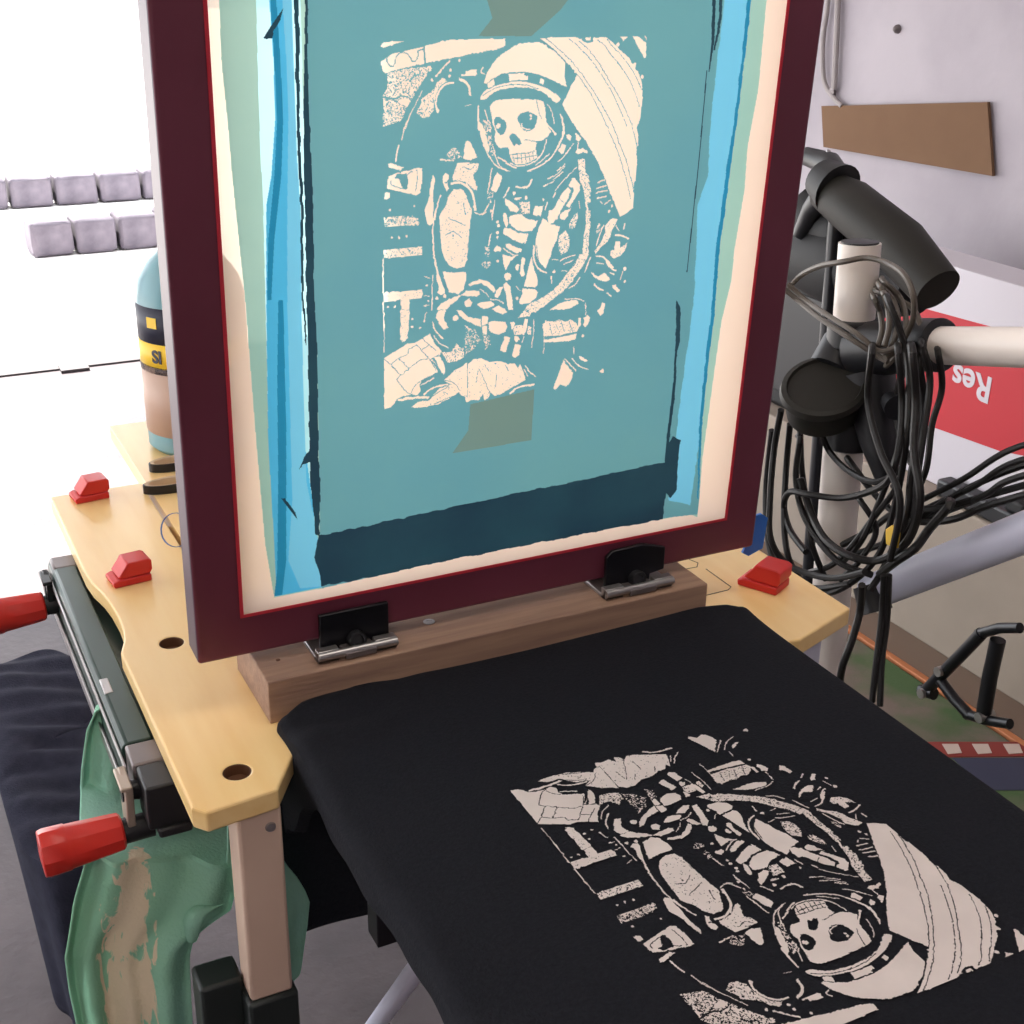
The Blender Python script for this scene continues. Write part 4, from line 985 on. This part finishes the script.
# black padded case / boom above the rack
bx = 1.15
bm_ = thing('padded_boom', 'thick black tapered boom sloping down behind the white tube', 'boom', tuple(px(880, 230, bx)))
BL = np.array(bm_.location)
B().tube([px(826, 190, bx)-BL, px(850, 205, bx)-BL, px(900, 246, bx)-BL, px(938, 290, bx)-BL], [.030, .038, .040, .034], 28).make('boom_body', 'pad_black', bm_)
B().tube([px(806, 250, bx+.05)-BL, px(850, 262, bx+.06)-BL, px(890, 280, bx+.06)-BL, px(915, 296, bx+.04)-BL], [.06, .075, .06, .03], 28).make('folded_bag', 'black_rubber', bm_, label='black bag folded under the boom')
B().tube([px(812, 215, bx+.05)-BL, px(850, 235, bx+.05)-BL, px(890, 262, bx+.05)-BL], [.05, .05, .03], 24).make('bag_flap', 'black_rubber', bm_)
B().tube([px(822, 178, bx)-BL, px(838, 190, bx)-BL], [.030, .040], 24).make('boom_joint', 'black_rubber', bm_)
B().tube([px(806, 156, bx+.02)-BL, px(830, 164, bx+.02)-BL, px(836, 176, bx+.01)-BL], [.014, .018, .020], 20).make('joint_knob', 'black_plastic', bm_)
B().tube([px(826, 156, bx+.02)-BL, px(829, 151, bx+.02)-BL], .004, 8).make('pin', 'steel', bm_)
B().tube([px(800, 235, bx)-BL, px(812, 210, bx)-BL, px(826, 195, bx)-BL], [.012, .016, .022], 16).make('boom_strut', 'black_plastic', bm_)
B().tube([px(838, 195, bx)-BL, to_z(px(838, 195, bx), px(815, 500, bx)-px(838, 195, bx), FZ)-BL], .012, 14).make('stand_pole', 'black_steel', bm_)

# ---------------------------------------------------------------- cabinet, carton and things along the right wall
CX = 1.575; CZ = -.455
cb = thing('low_cabinet', 'low beige cabinet with brown plinth along the right wall', 'cabinet', (CX, .8, FZ))
B().box(0, WX-CX-.002, -.9, .9, .075, CZ-FZ).make('cabinet_body', 'cabinet', cb, bevel=.004)
B().box(.004, WX-CX-.002, -.9, .9, 0, .075).make('plinth', 'cabinet_plinth', cb, smooth=False)
B().box(-.012, .004, -.9, .9, 0, .010).make('edge_strip', 'orange_edge', cb, bevel=.002, label='orange strip along the plinth')
KX = 1.62
ct = thing('carton', 'white cardboard carton with red stripes and upside down lettering on the cabinet', 'carton', (KX, .75, CZ+.0005))
KL = np.array(ct.location)
tl = px(905, 248, KX)-KL; tr = px(1000, 268, KX)-KL
top_z = .42
kh = [(float(px(870, 246, KX)[1]-KL[1]), float(px(905, 252, KX)[2]-KL[2])), (float(px(1060, 285, KX)[1]-KL[1]), float(px(1000, 268, KX)[2]-KL[2]))]
Y0, Y1 = kh[1][0], kh[0][0]
B().box(0, .10, Y0, Y1+.06, 0, kh[0][1]).make('carton_body', 'carton_white', ct, bevel=.002)
def kpoly(pts, m, nm, off=.0008):
    P_ = []
    for q in pts:
        w_ = px(*q, KX)-KL; P_.append((min(max(w_[1], Y0), Y1+.06), min(max(w_[2], 0), kh[0][1])))
    B().prism(P_, -off, 0, 'x').make(nm, m, ct, smooth=False)
kpoly([(860, 270), (890, 296), (930, 310), (1000, 329), (1060, 348), (1060, 380), (1000, 372), (930, 362), (860, 340)], 'carton_red', 'red_stripe')
kpoly([(850, 330), (930, 350), (1060, 368), (1060, 470), (1000, 451), (930, 426), (879, 405), (850, 394)], 'carton_red', 'red_stripe', .0007)
tc_ = px(972, 382, KX)-KL; ta = px(948, 372, KX)-KL; tb = px(1000, 393, KX)-KL
dirr = Vector((0, float(ta[1]-tb[1]), float(ta[2]-tb[2]))).normalized()      # reading direction (upside down)
upv = Vector((0, -dirr.z, dirr.y)); upv = -upv if upv.z > 0 else upv
text_on('Res', .068, 'carton_white', ct, face_M((-.0012, float(tc_[1]), float(tc_[2])), dirr, upv), bold=.0016)
# cardboard on the wall
pw = [px(*q, WX-.012) for q in ((822, 106), (988, 102), (993, 176), (824, 147))]
cbp = B().prism([(p_[1], p_[2]) for p_ in pw], WX-.014, WX-.006, 'x').make('cardboard_piece', 'cardboard', smooth=False)
tag(cbp, 'brown cardboard strip taped flat on the right wall', 'cardboard')
wc = thing('wall_cable', 'grey cable pair hanging on the wall above the cardboard', 'cable', tuple(px(830, 50, WX-.01)))
WL = np.array(wc.location)
B().tube(smooth_path([px(*q, WX-.012)-WL for q in ((829, -60), (828, 0), (823, 40), (824, 80), (834, 98), (842, 106))], 6), .006, 8).make('strand', 'wall_cable', wc)
B().tube(smooth_path([px(*q, WX-.012)-WL for q in ((840, -60), (838, 0), (836, 50), (834, 90))], 6), .007, 8).make('strand', 'wall_cable', wc)
B().lathe([(.012, 0), (.010, .006), (0, .008)], tuple(px(833, 92, WX-.008)-WL), (-1, 0, 0), 12).make('cable_clip', 'grey_steel', wc)
hk = B().lathe([(.010, 0), (.009, .006), (.004, .012), (0, .013)], (0, 0, 0), (-1, 0, 0), 14).make('wall_bolt', 'grey_steel'); hk.location = tuple(px(898, 29, WX-.0005)); tag(hk, 'small dark bolt head on the right wall above the cardboard', 'bolt')

# black case on the cabinet
bg_ = thing('equipment_case', 'black equipment case on the cabinet behind the rack beside the screen frame', 'case', (1.62, 1.22, CZ+.0005))
B().box(0, .28, 0, .34, 0, .31).make('case_body', 'black_rubber', bg_, bevel=.012)
B().box(-.004, .0, .03, .31, .04, .27).make('case_panel', 'black_plastic', bg_, bevel=.003)

# ---------------------------------------------------------------- cables
CAB = [
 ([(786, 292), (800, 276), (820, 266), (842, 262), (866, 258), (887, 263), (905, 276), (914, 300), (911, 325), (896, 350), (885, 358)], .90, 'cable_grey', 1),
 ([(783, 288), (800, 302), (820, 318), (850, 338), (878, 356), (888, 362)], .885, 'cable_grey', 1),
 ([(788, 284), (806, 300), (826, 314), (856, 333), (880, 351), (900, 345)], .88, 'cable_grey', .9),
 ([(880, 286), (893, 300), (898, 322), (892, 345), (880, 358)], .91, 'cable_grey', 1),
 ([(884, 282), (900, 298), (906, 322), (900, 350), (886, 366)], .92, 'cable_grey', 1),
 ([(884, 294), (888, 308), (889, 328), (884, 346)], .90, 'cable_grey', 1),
 ([(888, 300), (906, 350), (909, 400), (905, 450), (896, 500), (880, 552), (852, 582), (820, 594), (790, 580), (770, 566)], .89, 'cable', 1.2),
 ([(898, 350), (902, 400), (900, 440), (890, 478), (868, 492), (840, 498), (806, 494), (790, 492), (784, 505), (790, 530), (806, 552)], .875, 'cable', 1.2),
 ([(922, 345), (930, 380), (924, 430), (917, 480), (914, 520), (890, 560), (870, 590)], .90, 'cable', 1.2),
 ([(938, 352), (942, 388), (932, 425), (926, 470), (912, 500)], .92, 'cable', 1.1),
 ([(912, 350), (916, 400), (914, 450), (920, 500), (908, 540), (880, 560), (850, 556), (826, 540), (812, 515), (800, 478)], .87, 'cable', 1.4),
 ([(781, 410), (774, 450), (770, 500), (771, 540), (790, 566), (830, 578), (865, 572)], .86, 'cable', 1.2),
 ([(790, 424), (786, 470), (784, 520), (788, 556), (800, 580)], .885, 'cable', 1.2),
 ([(800, 430), (802, 470), (808, 510), (812, 545), (826, 580)], .89, 'cable', 1.1),
 ([(820, 430), (830, 452), (850, 472), (876, 482), (900, 470)], .895, 'cable', 1.1),
 ([(862, 585), (860, 610), (852, 640), (842, 668), (838, 700)], .84, 'cable', 1.3),
 ([(884, 575), (882, 612), (877, 655), (872, 702)], .86, 'cable', 1.1),
 ([(889, 575), (887, 620), (882, 660), (880, 706)], .865, 'cable', 1.1),
 ([(898, 512), (930, 496), (965, 478), (1010, 450)], .93, 'cable', 1.0),
 ([(902, 520), (940, 502), (975, 486), (1010, 464)], .94, 'cable', 1.0),
 ([(905, 526), (950, 510), (985, 495), (1010, 480)], .935, 'cable', 1.1),
 ([(950, 505), (930, 528), (915, 548), (895, 562), (880, 574)], .885, 'cable', 1.5),
 ([(860, 500), (876, 530), (860, 560), (840, 580)], .905, 'cable', 1.1),
 ([(895, 490), (872, 520), (850, 548), (830, 566), (810, 572)], .90, 'cable', 1.1),
 ([(850, 462), (880, 500), (910, 520), (950, 520), (990, 505)], .925, 'cable', 1.2),
 ([(905, 400), (898, 450), (880, 500), (862, 540), (845, 560)], .915, 'cable', 1.1),
    ([(800, 440), (796, 480), (806, 520), (836, 560), (872, 575)], .88, 'cable', 1.2),
 ([(918, 360), (924, 410), (912, 470), (905, 520), (880, 575)], .91, 'cable', 1.3),
 ([(904, 362), (896, 410), (905, 450), (918, 480), (912, 530)], .93, 'cable', 1.3),
 ([(842, 545), (870, 530), (900, 510), (940, 508), (1000, 492)], .94, 'cable', 1.2),
 ([(848, 556), (880, 545), (905, 530), (950, 498), (1010, 470)], .95, 'cable', 1.1),
 ([(872, 350), (868, 400), (880, 450), (900, 500), (890, 560)], .86, 'cable', 1.2),
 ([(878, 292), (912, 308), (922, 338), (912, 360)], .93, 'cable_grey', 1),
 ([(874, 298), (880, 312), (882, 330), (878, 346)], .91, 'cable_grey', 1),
 ([(772, 430), (766, 490), (768, 540), (780, 572), (812, 588), (850, 584)], .87, 'cable', 1.2),
]
for pts, xp_, m_, rs in CAB:
    if pts[-1][0] > 980: pts = pts+[(pts[-1][0]+70, pts[-1][1]-20)]
    P_ = [px(a, c, xp_+.012*math.sin(k*1.7)) for k, (a, c) in enumerate(pts)]
    if pts[0][1] < 520 and pts[0][0] > 795: P_ = [px(pts[0][0]-2, pts[0][1]-4, RX+.02)]+P_
    o0 = P_[0]
    o = B().tube(smooth_path([q-o0 for q in P_], 7), .0036*rs, 8).make('cable', m_); o.location = tuple(o0)
    ex, ey = pts[-1]; low = min(c for a, c in pts)
    if m_ != 'cable': lab, grp = 'grey brown cable coiled round the upper joint of the rack', 'grey cables round the rack joint'
    elif ex > 980: lab, grp = 'thin black cable running right from the rack towards the carton', 'black cables running to the carton'
    elif low > 560: lab, grp = 'black cable hanging straight down beside the bench corner', 'black cables hanging to the floor'
    elif min(a for a, c in pts) < 795 and max(a for a, c in pts) < 875: lab, grp = 'black cable loop hanging left of the rack upright next to the screen', 'black cable loops left of the upright'
    elif low < 420: lab, grp = 'black cable hanging in a long loop from the rack clamp', 'black cable loops from the clamp'
    else: lab, grp = 'short black cable crossing the low tangle behind the bench corner', 'black cables in the low tangle'
    tag(o, lab, 'cable', grp)
tg = B().prism([(-.010, -.012), (.008, -.014), (.012, .004), (.002, .014), (-.010, .008)], -.002, .002, 'x').make('cable_tag', 'yellow_tag', bevel=.0008); tg.location = tuple(px(893, 536, .868)); tag(tg, 'small yellow tag on the hanging black cables', 'tag')
pb = thing('power_strip', 'black power strip with plugs lying on the cabinet beside the carton', 'power strip', (1.60, .42, CZ+.0005))
B().box(-.020, .016, -.30, .42, 0, .035).make('strip_body', 'black_plastic', pb, bevel=.006)
for k in range(4): B().box(-.018, .014, -.24+k*.15, -.195+k*.15, .0355, .060).make('plug', 'black_rubber', pb, bevel=.006)

# ---------------------------------------------------------------- rug and folded stand on the right floor
rg = thing('floor_rug', 'green and grey patterned rug on the floor at the right', 'rug', (1.2, .3, FZ))
B().box(-.55, .355, -.9, .72, .0003, .008).make('rug_pile', 'rug_green', rg, bevel=.002)
bp = [pz(*q, FZ+.009) for q in ((925, 742), (1040, 742), (1040, 756), (945, 757))]
q0 = np.array(rg.location)
B().prism([(p_[0]-q0[0], p_[1]-q0[1]) for p_ in bp], .0081, .0095, 'z').make('rug_border', 'rug_red', rg, smooth=False, label='dark red border with cream blocks')
for xa in (942, 972, 1003):
    pp = [pz(*q, FZ+.010) for q in ((xa, 744), (xa+16, 744), (xa+20, 753), (xa+6, 754))]
    B().prism([(p_[0]-q0[0], p_[1]-q0[1]) for p_ in pp], .0096, .0104, 'z').make('border_block', 'rug_cream', rg, smooth=False)
bp = [pz(*q, FZ+.009) for q in ((952, 758), (1040, 758), (1040, 790), (990, 790))]
B().prism([(p_[0]-q0[0], p_[1]-q0[1]) for p_ in bp], .0081, .0092, 'z').make('rug_band', 'rug_navy', rg, smooth=False)
sx3 = 1.40
sd = thing('folded_stand', 'black folded metal stand legs by the cabinet at the right edge', 'stand', tuple(px(960, 690, sx3)))
SL = np.array(sd.location)
for pts, r_ in (([(925, 692), (940, 676), (962, 654), (982, 633)], .011), ([(940, 680), (955, 700), (970, 716)], .010), ([(978, 634), (1000, 628), (1020, 628)], .009), ([(998, 640), (990, 676), (984, 712)], .013), ([(966, 714), (985, 720), (1010, 724)], .009), ([(921, 690), (934, 694)], .011)):
    B().tube([px(*q, sx3)-SL for q in pts], r_, 12).make('leg', 'black_steel', sd)
for q in ((944, 670), (927, 692), (985, 716)): B().lathe([(.009, -.016), (.009, .016)], tuple(px(*q, sx3)-SL), (1, 0, 0), 14).make('joint_bolt', 'steel', sd)

# ---------------------------------------------------------------- stone edging outside
def block(x, y, w, lab, grp, rot, sd_, zb=0, hh=.15):
    r = np.random.RandomState(sd_); bm = bmesh.new(); bmesh.ops.create_cube(bm, size=1)
    bmesh.ops.bevel(bm, geom=bm.edges[:], offset=.14, segments=3, profile=.6, affect='EDGES')
    bmesh.ops.subdivide_edges(bm, edges=bm.edges[:], cuts=1)
    for v in bm.verts: v.co = Vector((v.co.x*w, v.co.y*.20, (v.co.z+.5)*hh))+Vector(r.uniform(-.004, .004, 3))
    me = bpy.data.meshes.new('stone_block'); bm.to_mesh(me); bm.free(); me.shade_smooth(); me.materials.append(MATS['stone'])
    o = bpy.data.objects.new('stone_block', me); COL.objects.link(o); o.location = (x, y, FZ-.004+zb+.004); o.rotation_euler = (0, 0, rot); tag(o, lab, 'stone block', grp)
def stone_row(p0, p1, n, lab, grp, sd_):
    d = (p1-p0)/n; w = np.linalg.norm(d)
    for k in range(n):
        c = p0+d*(k+.5); block(c[0], c[1], w*.93, ('leftmost', 'second', 'third', 'fourth', 'fifth')[k]+' from the left, '*(k > 0)+' '*(k == 0)+lab, grp, math.atan2(d[1], d[0]), sd_+k)
a = pz(-38, 209, FZ); c = pz(181, 194, FZ); stone_row(a, c, 5, 'rough grey stone block of the far edging row outside', 'far row of edging stones', 40)
a = pz(28, 254, FZ); c = pz(198, 239, FZ); stone_row(a, c, 4, 'rough grey stone block of the nearer edging row outside', 'nearer row of edging stones', 60)
